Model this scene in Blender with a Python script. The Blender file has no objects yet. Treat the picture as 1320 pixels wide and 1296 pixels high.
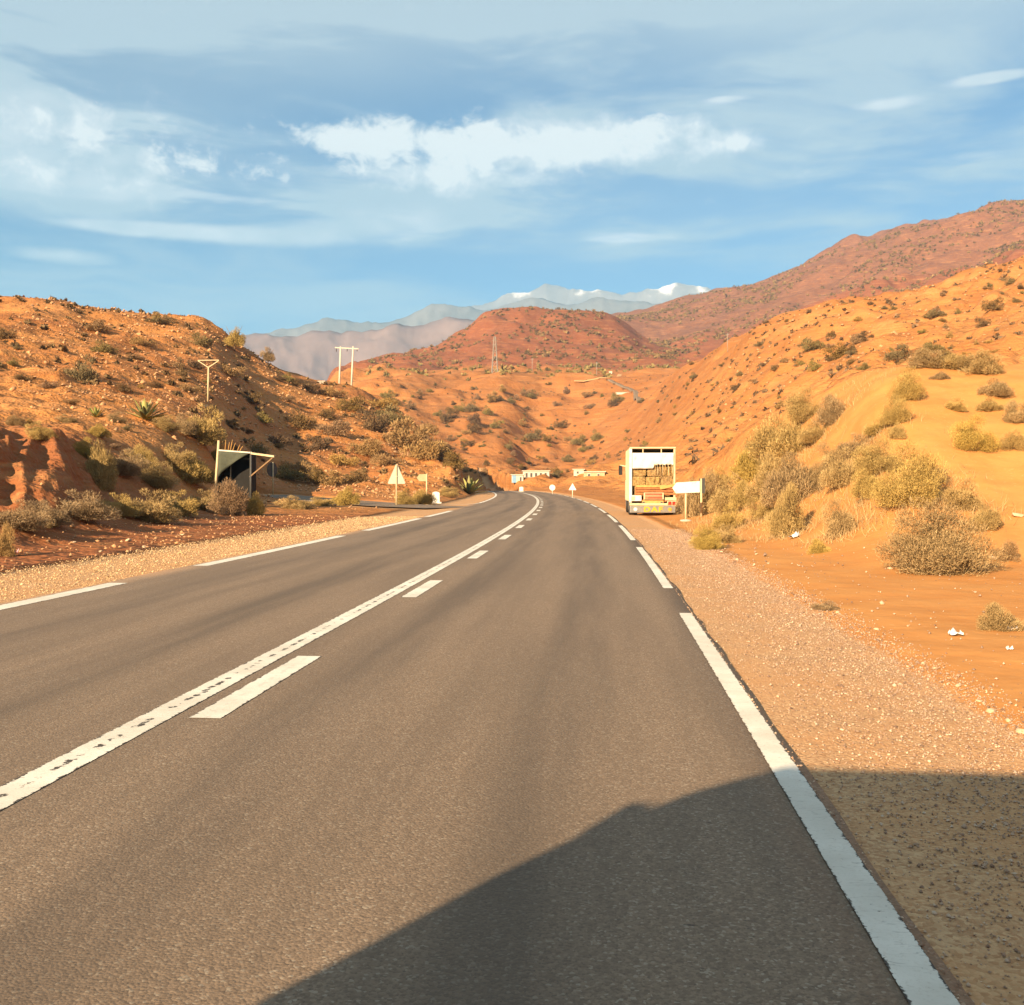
import bpy, bmesh, math, random
import numpy as np
from mathutils import Vector, Matrix
random.seed(7)
RNG = np.random.default_rng(11)
R = math.radians
scene = bpy.context.scene
COL = scene.collection

# ---------------------------------------------------------------- camera
F, CX, CY, EYE = 1320.0, 660.0, 648.0, 1.5          # photograph: 1320 x 1296
YAW, PITCH = math.atan(117 / F), math.atan(25 / F)  # the road's vanishing point sits at (777, 623)
cam_d = bpy.data.cameras.new('camera')
cam_d.sensor_fit = 'HORIZONTAL'; cam_d.sensor_width = 36; cam_d.lens = 36
cam_d.clip_start = 0.05; cam_d.clip_end = 60000
cam = bpy.data.objects.new('camera', cam_d); COL.objects.link(cam)
cam.location = (0, 0, EYE)
cam.rotation_euler = (math.pi / 2 - PITCH, 0, YAW)
scene.camera = cam
CM = cam.rotation_euler.to_matrix()

# ---------------------------------------------------------------- light
SUN_AZ, SUN_EL = R(27), R(21)        # light travels forward and 27 deg to the right
sl = bpy.data.lights.new('sun', 'SUN'); sl.energy = 5.0; sl.angle = R(0.5); sl.color = (1.0, 0.74, 0.46)
sun = bpy.data.objects.new('sun', sl); COL.objects.link(sun)
sdir = Vector((math.sin(SUN_AZ) * math.cos(SUN_EL), math.cos(SUN_AZ) * math.cos(SUN_EL), -math.sin(SUN_EL)))
sun.rotation_euler = sdir.to_track_quat('-Z', 'Y').to_euler()
sun.location = (-60, -90, 60)
vs = scene.view_settings
vs.view_transform = 'Standard'; vs.look = 'None'; vs.gamma = 1.0; vs.use_curve_mapping = False
vs.exposure = 2.03
scene.render.engine = 'CYCLES'
scene.cycles.use_denoising = True
scene.cycles.max_bounces = 5; scene.cycles.diffuse_bounces = 2; scene.cycles.volume_bounces = 0
scene.cycles.transparent_max_bounces = 6


class NT:
    """small helper that wires shader nodes"""
    def __init__(self, tree):
        self.t = tree; tree.nodes.clear()

    def n(self, kind, ins=None, **props):
        nd = self.t.nodes.new(kind)
        for k, v in props.items(): setattr(nd, k, v)
        for k, v in (ins or {}).items(): self.set(nd.inputs[k], v)
        return nd

    def set(self, sock, v):
        if isinstance(v, bpy.types.NodeSocket): self.t.links.new(v, sock)
        else:
            if isinstance(v, tuple) and len(v) == 3 and sock.type == 'RGBA': v = v + (1.0,)
            sock.default_value = v

    def m(self, op, a, b=0.0, c=0.0, clamp=False):
        nd = self.t.nodes.new('ShaderNodeMath'); nd.operation = op; nd.use_clamp = clamp
        for i, v in enumerate((a, b, c)): self.set(nd.inputs[i], v)
        return nd.outputs[0]

    def ss(self, x, lo, hi, a=0.0, b=1.0):
        nd = self.t.nodes.new('ShaderNodeMapRange'); nd.interpolation_type = 'SMOOTHSTEP'
        for i, v in enumerate((x, lo, hi, a, b)): self.set(nd.inputs[i], v)
        return nd.outputs[0]

    def mix(self, f, a, b, blend='MIX'):
        nd = self.t.nodes.new('ShaderNodeMix'); nd.data_type = 'RGBA'; nd.blend_type = blend
        self.set(nd.inputs[0], f); self.set(nd.inputs[6], a); self.set(nd.inputs[7], b)
        return nd.outputs[2]

    def noise(self, vec, scale, detail=4, rough=0.55, dist=0.0):
        nd = self.n('ShaderNodeTexNoise', {'Scale': scale, 'Detail': detail, 'Roughness': rough, 'Distortion': dist})
        if vec is not None: self.set(nd.inputs['Vector'], vec)
        return nd.outputs[0]

    def xyz(self, x, y, z):
        return self.n('ShaderNodeCombineXYZ', {0: x, 1: y, 2: z}).outputs[0]


# ---------------------------------------------------------------- sky
world = bpy.data.worlds.new('World'); scene.world = world; world.use_nodes = True
w = NT(world.node_tree)
world.cycles.sampling_method = 'MANUAL'; world.cycles.sample_map_resolution = 256
sky = w.n('ShaderNodeTexSky', sky_type='NISHITA', sun_disc=False, sun_elevation=SUN_EL, sun_rotation=math.pi + SUN_AZ,
          altitude=600, air_density=1.0, dust_density=0.6, ozone_density=2.5)
tc = w.n('ShaderNodeTexCoord').outputs['Generated']
sp = w.n('ShaderNodeSeparateXYZ', {0: tc})
dx, dy, dz = sp.outputs
az = w.m('ARCTAN2', dx, dy)
el = w.m('ARCSINE', dz)


def px_ang(px, py):
    v = CM @ Vector(((px - CX) / F, -(py - CY) / F, -1)).normalized()
    return math.atan2(v.x, v.y), math.asin(v.z)


AE = w.xyz(az, el, 0.0)


def blob(px, py, hw, hh, amp=1.0):
    a0, e0 = px_ang(px, py); sx_, sy_ = F / hw, F / hh
    v = w.t.nodes.new('ShaderNodeVectorMath'); v.operation = 'MULTIPLY_ADD'
    w.set(v.inputs[0], AE); v.inputs[1].default_value = (sx_, sy_, 0); v.inputs[2].default_value = (-a0 * sx_, -e0 * sy_, 0)
    d = w.t.nodes.new('ShaderNodeVectorMath'); d.operation = 'DOT_PRODUCT'
    w.set(d.inputs[0], v.outputs[0]); w.set(d.inputs[1], v.outputs[0])
    return w.m('MULTIPLY', w.m('POWER', 0.3679, d.outputs['Value']), amp)


def total(items):
    s = items[0]
    for i in items[1:]: s = w.m('ADD', s, i)
    return s


wv = w.noise(w.xyz(w.m('MULTIPLY', az, 5.0), w.m('MULTIPLY', el, 9.0), 3.1), 1.0, 2, 0.5)
elw = w.m('ADD', el, w.m('MULTIPLY', w.m('SUBTRACT', wv, 0.5), 0.05))
n_soft = w.noise(w.xyz(w.m('MULTIPLY', az, 3.2), w.m('MULTIPLY', elw, 15.0), 0.7), 1.0, 5, 0.58, 0.35)
n_big = w.noise(w.xyz(w.m('MULTIPLY', az, 1.6), w.m('MULTIPLY', elw, 5.5), 9.3), 1.0, 2, 0.5)
n_puff = w.noise(w.xyz(w.m('MULTIPLY', az, 26.0), w.m('MULTIPLY', el, 34.0), 5.2), 1.0, 7, 0.64, 0.25)
n_mid = w.noise(w.xyz(w.m('MULTIPLY', az, 9.0), w.m('MULTIPLY', el, 16.0), 1.2), 1.0, 3, 0.55)
m_cum = total([blob(640, 180, 215, 30, 1.15), blob(480, 184, 90, 18, 0.5), blob(800, 190, 150, 26, 0.6), blob(520, 228, 110, 24, 0.62),
               blob(955, 185, 34, 12, 1.0), blob(620, 235, 130, 20, 0.6), blob(420, 180, 50, 16, 0.6),
               blob(110, 170, 200, 58, 0.72), blob(60, 222, 160, 20, 0.6), blob(280, 205, 80, 22, 0.4), blob(850, 160, 120, 22, 0.3)])
m_wisp = total([blob(935, 128, 42, 7, 1.0), blob(1140, 135, 50, 8, 0.95), blob(1280, 100, 60, 9, 1.2), blob(1255, 200, 70, 13, 0.8),
                blob(810, 306, 90, 12, 0.8), blob(350, 305, 170, 19, 1.05), blob(480, 288, 110, 15, 0.95), blob(80, 330, 90, 14, 1.0),
                blob(285, 92, 60, 20, 0.75), blob(240, 250, 140, 13, 0.95), blob(150, 293, 130, 11, 0.85), blob(40, 235, 90, 12, 0.8), blob(1135, 300, 30, 6, 0.5)])
m_soft = total([blob(120, 185, 240, 62, 1.25), blob(60, 215, 190, 32, 0.7), blob(180, 120, 200, 44, 0.6), blob(1000, 225, 420, 60, 0.5),
                blob(620, 255, 280, 40, 0.45), blob(560, 300, 220, 26, 0.5), blob(900, 300, 260, 30, 0.35), blob(850, 160, 130, 26, 0.2)])
d_cum = w.ss(w.m('ADD', w.m('MULTIPLY', m_cum, 0.66), w.m('MULTIPLY', w.m('SUBTRACT', n_puff, 0.5), 1.9)), 0.22, 0.80, 0.0, 0.95)
d_wisp = w.ss(w.m('ADD', w.m('MULTIPLY', m_wisp, 0.85), w.m('MULTIPLY', w.m('SUBTRACT', n_soft, 0.5), 1.7)), 0.22, 0.95, 0.0, 0.85)
d_soft = w.m('MULTIPLY', m_soft, w.m('ADD', 0.25, w.m('MULTIPLY', w.ss(n_soft, 0.36, 0.64), 0.75)))
veil = w.m('MULTIPLY', w.ss(el, R(18.5), R(24.5)), w.m('ADD', 0.36, w.m('MULTIPLY', w.ss(n_big, 0.35, 0.65), 0.5)))
streak = w.m('MULTIPLY', w.ss(n_soft, 0.40, 0.66), 0.6)
d_all = w.m('MAXIMUM', w.m('MAXIMUM', d_cum, d_wisp), w.m('MINIMUM', total([d_soft, veil, streak]), 0.82))
d_all = w.m('MULTIPLY', d_all, w.ss(el, R(-2), R(8)), clamp=True)
skycol = w.mix(1.0, sky.outputs[0], (0.415, 0.52, 0.59), 'MULTIPLY')
ccol = w.mix(w.m('MAXIMUM', d_cum, w.m('MULTIPLY', w.ss(w.m('ADD', d_wisp, w.m('MULTIPLY', d_soft, 0.7)), 0.3, 1.0), w.ss(n_mid, 0.3, 0.7))),
             (3.05, 3.5, 3.7), (5.2, 5.15, 4.95))
bg = w.n('ShaderNodeBackground', {'Color': w.mix(d_all, skycol, ccol), 'Strength': 0.05})
w.t.links.new(bg.outputs[0], w.n('ShaderNodeOutputWorld').inputs[0])

# ---------------------------------------------------------------- helpers


def tag(o, label=None, cat=None, group=None, kind=None):
    if label: o['label'] = label
    if cat: o['category'] = cat
    if group: o['group'] = group
    if kind: o['kind'] = kind
    return o


def add(name, me, m=None, parent=None, loc=None, rot=None, scale=None):
    o = bpy.data.objects.new(name, me)
    if m is not None and me is not None and len(me.materials) == 0: me.materials.append(m)
    COL.objects.link(o)
    if parent is not None: o.parent = parent
    if loc is not None: o.location = loc
    if rot is not None: o.rotation_euler = rot
    if scale is not None: o.scale = scale
    return o


def thing(name, label, cat, loc=(0, 0, 0), rotz=0.0, group=None):
    o = add(name, None, loc=loc, rot=(0, 0, rotz)); o.empty_display_size = 0.2
    return tag(o, label, cat, group)


def fast_mesh(name, verts, faces, smooth=False, attrs=None):
    """verts (n,3), faces (m,k) as arrays"""
    me = bpy.data.meshes.new(name)
    verts = np.asarray(verts, np.float32); faces = np.asarray(faces, np.int32)
    k = faces.shape[1]
    me.vertices.add(len(verts)); me.vertices.foreach_set('co', verts.ravel())
    me.loops.add(faces.size); me.loops.foreach_set('vertex_index', faces.ravel())
    me.polygons.add(len(faces))
    me.polygons.foreach_set('loop_start', np.arange(0, faces.size, k, dtype=np.int32))
    me.polygons.foreach_set('loop_total', np.full(len(faces), k, np.int32))
    if smooth: me.polygons.foreach_set('use_smooth', np.ones(len(faces), bool))
    for an, av in (attrs or {}).items():
        at = me.attributes.new(an, 'FLOAT', 'POINT'); at.data.foreach_set('value', np.asarray(av, np.float32))
    me.update(calc_edges=True)
    return me


class MB:
    """collects simple solids into one mesh"""
    def __init__(s): s.v = []; s.f = []; s.sm = []

    def raw(s, vs, fs, smooth=False):
        b = len(s.v); s.v += [tuple(v) for v in vs]
        s.f += [tuple(i + b for i in f) for f in fs]; s.sm += [smooth] * len(fs); return s

    def box(s, c, d, rz=0.0, M=None):
        x, y, z = d[0] / 2, d[1] / 2, d[2] / 2
        vs = [Vector((i * x, j * y, k * z)) for k in (-1, 1) for j in (-1, 1) for i in (-1, 1)]
        m = M if M is not None else Matrix.Rotation(rz, 3, 'Z')
        vs = [m @ v + Vector(c) for v in vs]
        return s.raw(vs, [(0, 2, 3, 1), (4, 5, 7, 6), (0, 1, 5, 4), (2, 6, 7, 3), (0, 4, 6, 2), (1, 3, 7, 5)])

    def beam(s, p, q, wx, wy=None):
        p, q = Vector(p), Vector(q); d = q - p
        M = d.to_track_quat('Z', 'Y').to_matrix()
        return s.box((p + q) / 2, (wx, wy or wx, d.length), M=M)

    def tube(s, pts, rads, n=8, cap=True):
        pts = [Vector(p) for p in pts]; rings = []
        for i, p in enumerate(pts):
            d = (pts[min(i + 1, len(pts) - 1)] - pts[max(i - 1, 0)])
            M = d.to_track_quat('Z', 'Y').to_matrix(); r = rads[i] if hasattr(rads, '__len__') else rads
            rings.append([p + M @ Vector((math.cos(2 * math.pi * k / n) * r, math.sin(2 * math.pi * k / n) * r, 0)) for k in range(n)])
        vs = [v for rg in rings for v in rg]; fs = []
        for i in range(len(rings) - 1):
            for k in range(n):
                a, b = i * n + k, i * n + (k + 1) % n
                fs.append((a, b, b + n, a + n))
        s.raw(vs, fs, True)
        if cap:
            b = len(s.v) - len(vs)
            s.f += [tuple(b + k for k in range(n))[::-1], tuple(b + (len(rings) - 1) * n + k for k in range(n))]; s.sm += [False, False]
        return s

    def prism(s, poly, t, M=None, o=(0, 0, 0)):
        """polygon in local XZ, thickness along local Y"""
        n = len(poly); vs = []
        for y in (-t / 2, t / 2):
            for (x, z) in poly:
                v = Vector((x, y, z)); vs.append((M @ v if M is not None else v) + Vector(o))
        fs = [tuple(range(n)), tuple(range(2 * n - 1, n - 1, -1))]
        for k in range(n): fs.append((k, k + n, (k + 1) % n + n, (k + 1) % n))
        return s.raw(vs, fs)

    def build(s, name, m=None, parent=None, loc=None, rot=None, bevel=0.0):
        me = bpy.data.meshes.new(name); me.from_pydata(s.v, [], s.f)
        me.polygons.foreach_set('use_smooth', s.sm)
        if bevel or True:
            bm = bmesh.new(); bm.from_mesh(me); bmesh.ops.recalc_face_normals(bm, faces=bm.faces)
            if bevel: bmesh.ops.bevel(bm, geom=list(bm.edges), offset=bevel, segments=2, profile=0.6, affect='EDGES', clamp_overlap=True)
            bm.to_mesh(me); bm.free()
        me.update()
        return add(name, me, m, parent, loc, rot)


def clone(root, loc=None, rotz=None, scale=None):
    r = root.copy(); COL.objects.link(r)
    if loc is not None: r.location = loc
    if rotz is not None: r.rotation_euler = (0, 0, rotz)
    if scale is not None: r.scale = scale
    for ch in root.children:
        c = ch.copy(); COL.objects.link(c); c.parent = r
        for g in ch.children:
            d = g.copy(); COL.objects.link(d); d.parent = c
    return r


# ---------------------------------------------------------------- materials


def new_mat(name):
    m = bpy.data.materials.new(name); m.use_nodes = True
    return m, NT(m.node_tree)


def finish(t, color, rough=0.9, bump=None, bstr=0.3, bdist=0.02, metal=0.0, spec=0.3, extra=None):
    b = t.n('ShaderNodeBsdfPrincipled', {'Base Color': color, 'Roughness': rough, 'Metallic': metal, 'Specular IOR Level': spec})
    if bump is not None:
        bn = t.n('ShaderNodeBump', {'Height': bump, 'Strength': bstr, 'Distance': bdist}); t.set(b.inputs['Normal'], bn.outputs[0])
    for k, v in (extra or {}).items(): t.set(b.inputs[k], v)
    t.t.links.new(b.outputs[0], t.n('ShaderNodeOutputMaterial').inputs[0])
    return b


def plain(name, col, rough=0.6, metal=0.0, var=0.18, scale=6.0, dirt=None, spec=0.3):
    m, t = new_mat(name)
    co = t.n('ShaderNodeTexCoord').outputs['Object']
    n = t.noise(co, scale, 6, 0.6)
    dark = tuple(c * (1 - var) for c in col); lite = tuple(min(c * (1 + var * 0.5), 0.95) for c in col)
    c = t.mix(t.ss(n, 0.3, 0.7), dark, lite)
    if dirt: c = t.mix(t.ss(t.noise(co, scale * 0.6, 7, 0.65), 0.5, 0.72, 0, 0.7), c, dirt)
    finish(t, c, rough, n, 0.12, 0.01, metal, spec)
    return m


def soil_material():
    m, t = new_mat('soil')
    pos = t.n('ShaderNodeNewGeometry').outputs['Position']
    red = t.n('ShaderNodeAttribute', attribute_name='red').outputs['Fac']
    grav = t.n('ShaderNodeAttribute', attribute_name='grav').outputs['Fac']
    dune = t.n('ShaderNodeAttribute', attribute_name='dune').outputs['Fac']
    n1 = t.noise(pos, 0.06, 5, 0.65); n2 = t.noise(pos, 0.7, 5, 0.68); n3 = t.noise(pos, 9.0, 3, 0.65); nm = t.noise(pos, 0.22, 5, 0.7)
    sand = t.mix(t.ss(n1, 0.35, 0.68), (0.345, 0.142, 0.043), (0.395, 0.182, 0.062))
    redc = t.mix(t.ss(n1, 0.34, 0.66), (0.160, 0.048, 0.022), (0.205, 0.069, 0.031))
    redf = t.m('ADD', red, t.m('MULTIPLY', t.m('SUBTRACT', n1, 0.5), 0.5), clamp=True)
    c = t.mix(redf, sand, redc)
    c = t.mix(t.n('ShaderNodeAttribute', attribute_name='brown').outputs['Fac'], c, t.mix(t.ss(n1, 0.35, 0.65), (0.130, 0.056, 0.034), (0.175, 0.078, 0.044)))
    # rock outcrop, crust and thin dry growth on everything but the blown sand
    wild = t.m('MULTIPLY', t.m('SUBTRACT', 1.0, t.m('MULTIPLY', dune, 0.82)), t.m('SUBTRACT', 1.0, t.m('MULTIPLY', grav, 0.95)))
    c = t.mix(t.m('MULTIPLY', wild, t.ss(nm, 0.50, 0.66, 0, 0.42)), c, (0.29, 0.122, 0.046))
    c = t.mix(t.m('MULTIPLY', wild, t.ss(n2, 0.54, 0.70, 0, 0.42)), c, (0.25, 0.140, 0.055))
    c = t.mix(t.m('MULTIPLY', wild, t.ss(n2, 0.28, 0.42, 0.45, 0)), c, (0.46, 0.245, 0.10))
    sx = t.n('ShaderNodeSeparateXYZ', {0: pos})
    st = t.noise(t.xyz(t.m('MULTIPLY', sx.outputs[0], 0.03), t.m('MULTIPLY', sx.outputs[1], 0.03), t.m('MULTIPLY', sx.outputs[2], 0.55)), 1.0, 4, 0.7)
    c = t.mix(t.m('MULTIPLY', wild, t.ss(st, 0.52, 0.62, 0, 0.4)), c, (0.27, 0.105, 0.040))
    c = t.mix(t.m('MULTIPLY', wild, t.ss(st, 0.36, 0.46, 0.35, 0)), c, (0.45, 0.225, 0.088))
    c = t.mix(dune, c, t.mix(t.ss(n2, 0.3, 0.7), (0.44, 0.188, 0.054), (0.49, 0.230, 0.072)))  # mound and verge sand; albedo raised to offset weak low sun on flats
    c = t.mix(t.ss(n3, 0.60, 0.74, 0, 0.3), c, (0.62, 0.40, 0.20))
    vor = t.n('ShaderNodeTexVoronoi', {'Vector': pos, 'Scale': 52.0}); vcol = t.n('ShaderNodeSeparateColor', {0: vor.outputs['Color']}).outputs[0]
    gcol = t.mix(vcol, (0.30, 0.165, 0.085), (0.54, 0.355, 0.195))
    gcol = t.mix(t.ss(n2, 0.35, 0.7, 0.15, 0.8), gcol, (0.48, 0.252, 0.110))
    gf = t.ss(t.m('ADD', grav, t.m('MULTIPLY', t.m('SUBTRACT', n2, 0.5), 0.9)), 0.36, 0.66)
    c = t.mix(gf, c, gcol)
    h = t.m('ADD', t.m('MULTIPLY', n2, t.m('ADD', 0.07, t.m('MULTIPLY', wild, 0.55))), t.m('MULTIPLY', n3, t.m('ADD', 0.015, t.m('MULTIPLY', wild, 0.08))))
    h = t.m('ADD', h, t.m('MULTIPLY', t.m('MULTIPLY', t.m('ADD', nm, t.m('MULTIPLY', st, 0.5)), wild), 2.6))
    h = t.m('SUBTRACT', h, t.m('MULTIPLY', t.m('MULTIPLY', gf, vor.outputs['Distance']), 0.045))
    finish(t, c, 0.95, h, 0.7, t.m('ADD', 0.16, t.m('MULTIPLY', wild, 0.55)), spec=0.1)
    return m


def asphalt_material():
    m, t = new_mat('asphalt')
    pos = t.n('ShaderNodeNewGeometry').outputs['Position']
    s = t.n('ShaderNodeAttribute', attribute_name='s').outputs['Fac']
    sx = t.n('ShaderNodeSeparateXYZ', {0: pos})
    strp = t.xyz(t.m('MULTIPLY', sx.outputs[0], 1.6), t.m('MULTIPLY', sx.outputs[1], 0.10), 0.0)
    big = t.noise(strp, 1.0, 5, 0.6); patch = t.noise(pos, 0.5, 5, 0.6)
    fine = t.noise(pos, 95.0, 3, 0.7)
    vor = t.n('ShaderNodeTexVoronoi', {'Vector': pos, 'Scale': 88.0}); vc = t.n('ShaderNodeSeparateColor', {0: vor.outputs['Color']}).outputs[0]
    c = t.mix(vc, (0.148, 0.104, 0.069), (0.258, 0.183, 0.122))
    c = t.mix(t.ss(fine, 0.52, 0.72, 0, 0.75), c, (0.060, 0.050, 0.041))
    c = t.mix(t.ss(vc, 0.90, 0.96, 0, 0.55), c, (0.33, 0.28, 0.21))
    c = t.mix(t.ss(big, 0.38, 0.66, 0, 0.4), c, (0.098, 0.073, 0.052))
    c = t.mix(t.ss(patch, 0.5, 0.75, 0, 0.35), c, (0.165, 0.120, 0.081))
    # polished wheel tracks of both lanes: darker, smoother binder
    trk = t.m('MAXIMUM', t.ss(t.m('ABSOLUTE', t.m('SUBTRACT', t.m('ABSOLUTE', t.m('ADD', s, 1.05)), 0.80)), 0.1, 0.42, 1, 0),
              t.ss(t.m('ABSOLUTE', t.m('SUBTRACT', t.m('ABSOLUTE', t.m('ADD', s, 5.0)), 0.85)), 0.1, 0.45, 1, 0))
    c = t.mix(t.m('MULTIPLY', trk, t.ss(big, 0.25, 0.7, 0.15, 0.55)), c, (0.076, 0.059, 0.045))
    # dark scuffs and short cracks
    sc = t.noise(t.xyz(t.m('MULTIPLY', sx.outputs[0], 5.0), t.m('MULTIPLY', sx.outputs[1], 13.0), 2.0), 1.0, 5, 0.7)
    c = t.mix(t.ss(sc, 0.67, 0.75, 0, 0.8), c, (0.022, 0.019, 0.017))
    # dust blown over both edges
    ed = t.m('MAXIMUM', t.ss(s, 0.7, 1.3), t.ss(s, -6.9, -7.5))
    c = t.mix(t.m('MULTIPLY', ed, t.ss(patch, 0.3, 0.6, 0.1, 0.75)), c, (0.33, 0.20, 0.11))
    h = t.m('ADD', t.m('MULTIPLY', vor.outputs['Distance'], -0.6), t.m('MULTIPLY', fine, 0.5))
    finish(t, c, 0.85, h, 0.55, 0.006, spec=0.25)
    return m


def paint_material():
    m, t = new_mat('road_paint')
    pos = t.n('ShaderNodeNewGeometry').outputs['Position']
    a = t.n('ShaderNodeAttribute', attribute_name='t').outputs['Fac']          # -1..1 across the line
    wear = t.n('ShaderNodeAttribute', attribute_name='wear').outputs['Fac']
    n = t.noise(pos, 9.0, 7, 0.7); f = t.noise(pos, 70.0, 4, 0.7); d = t.noise(pos, 1.6, 5, 0.6)
    c = t.mix(t.ss(d, 0.3, 0.7), (0.54, 0.50, 0.42), (0.70, 0.66, 0.57))
    c = t.mix(t.ss(f, 0.5, 0.75, 0, 0.5), c, (0.42, 0.36, 0.28))
    sx = t.n('ShaderNodeSeparateXYZ', {0: pos})
    jn = t.noise(t.xyz(t.m('MULTIPLY', sx.outputs[0], 2.0), t.m('MULTIPLY', sx.outputs[1], 9.0), 0.0), 1.0, 3, 0.6)
    c = t.mix(t.ss(t.m('ABSOLUTE', t.m('SUBTRACT', jn, 0.5)), 0.0, 0.006, 0.4, 0), c, (0.20, 0.17, 0.14))
    mid = t.ss(t.m('ABSOLUTE', t.m('ADD', a, 0.05)), 0.05, 0.5, 1, 0)
    hole = t.m('MULTIPLY', wear, t.ss(t.m('ADD', n, t.m('MULTIPLY', mid, 0.17)), 0.68, 0.72))
    edge = t.ss(t.m('ADD', t.m('ABSOLUTE', a), t.m('ADD', t.m('MULTIPLY', t.m('SUBTRACT', n, 0.5), 0.9), t.m('MULTIPLY', t.m('SUBTRACT', f, 0.5), 0.5))), 0.93, 1.0)
    chip = t.ss(t.m('ADD', n, t.m('MULTIPLY', f, 0.25)), 0.80, 0.83)
    c = t.mix(t.m('MAXIMUM', t.m('MAXIMUM', hole, edge), chip), c, (0.060, 0.050, 0.041))
    finish(t, c, 0.75, f, 0.3, 0.004, spec=0.25)
    return m


def foliage_material(name, dark, mid, lite):
    m, t = new_mat(name)
    r = t.n('ShaderNodeAttribute', attribute_name='rnd').outputs['Fac']
    o = t.n('ShaderNodeObjectInfo').outputs['Random']
    cr = t.n('ShaderNodeValToRGB', {0: r}); e = cr.color_ramp.elements
    e[0].position = 0.0; e[0].color = dark + (1,); e[1].position = 1.0; e[1].color = lite + (1,)
    k = e.new(0.5); k.color = mid + (1,)
    hs = t.n('ShaderNodeHueSaturation', {'Hue': t.m('ADD', 0.488, t.m('MULTIPLY', o, 0.02)), 'Saturation': t.m('ADD', 0.85, t.m('MULTIPLY', o, 0.25)),
                                         'Value': t.m('ADD', 0.82, t.m('MULTIPLY', o, 0.4)), 'Color': cr.outputs[0]})
    finish(t, hs.outputs[0], 0.8, spec=0.15)
    return m


M_SOIL = soil_material(); M_ASPH = asphalt_material(); M_PAINT = paint_material()
M_BUSH = foliage_material('dry_shrub', (0.16, 0.105, 0.040), (0.34, 0.235, 0.092), (0.48, 0.350, 0.150))
M_BUSHG = foliage_material('olive_shrub', (0.145, 0.100, 0.034), (0.325, 0.225, 0.078), (0.48, 0.345, 0.130))
M_BUSHD = foliage_material('thorn_shrub', (0.13, 0.078, 0.034), (0.27, 0.170, 0.072), (0.42, 0.275, 0.118))
M_SCRUB = foliage_material('far_scrub', (0.070, 0.046, 0.022), (0.150, 0.097, 0.042), (0.25, 0.162, 0.070))
M_SCRUBG = foliage_material('far_green_scrub', (0.080, 0.066, 0.026), (0.175, 0.135, 0.054), (0.28, 0.212, 0.088))
M_STEM = plain('dry_stem', (0.20, 0.125, 0.065), 0.9)
M_AGAVE = foliage_material('agave_leaf', (0.12, 0.13, 0.045), (0.24, 0.24, 0.085), (0.40, 0.37, 0.15))
M_ROCK = plain('sandstone', (0.46, 0.25, 0.12), 0.95, var=0.35, scale=4)
M_PALE = plain('pale_stone', (0.50, 0.36, 0.23), 0.9, var=0.2, scale=8)
# ---------------------------------------------------------------- terrain


def _hash(ix, iy, seed):
    h = (ix.astype(np.int64) * 374761393 + iy.astype(np.int64) * 668265263 + seed * 144665) & 0xFFFFFFFF
    h = ((h ^ (h >> 13)) * 1274126177) & 0xFFFFFFFF
    return ((h ^ (h >> 16)) & 0xFFFF) / 65535.0


def perlin(x, y, seed=0):
    ix, iy = np.floor(x), np.floor(y); fx, fy = x - ix, y - iy
    u, v = fx * fx * fx * (fx * (fx * 6 - 15) + 10), fy * fy * fy * (fy * (fy * 6 - 15) + 10)

    def g(i, j):
        a = _hash(ix + i, iy + j, seed) * 2 * np.pi
        return np.cos(a) * (fx - i) + np.sin(a) * (fy - j)
    return ((g(0, 0) * (1 - u) + g(1, 0) * u) * (1 - v) + (g(0, 1) * (1 - u) + g(1, 1) * u) * v) * 1.5


def sstep(x, a, b):
    t = np.clip((x - a) / (b - a), 0, 1); return t * t * (3 - 2 * t)


ZC = 'z'


def ray_dir(px, py):
    v = CM @ Vector(((px - CX) / F, -(py - CY) / F, -1)); h = math.hypot(v.x, v.y)
    return math.atan2(v.x, v.y), v.z / h


def col_az(px): return ray_dir(px, 623)[0]


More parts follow.
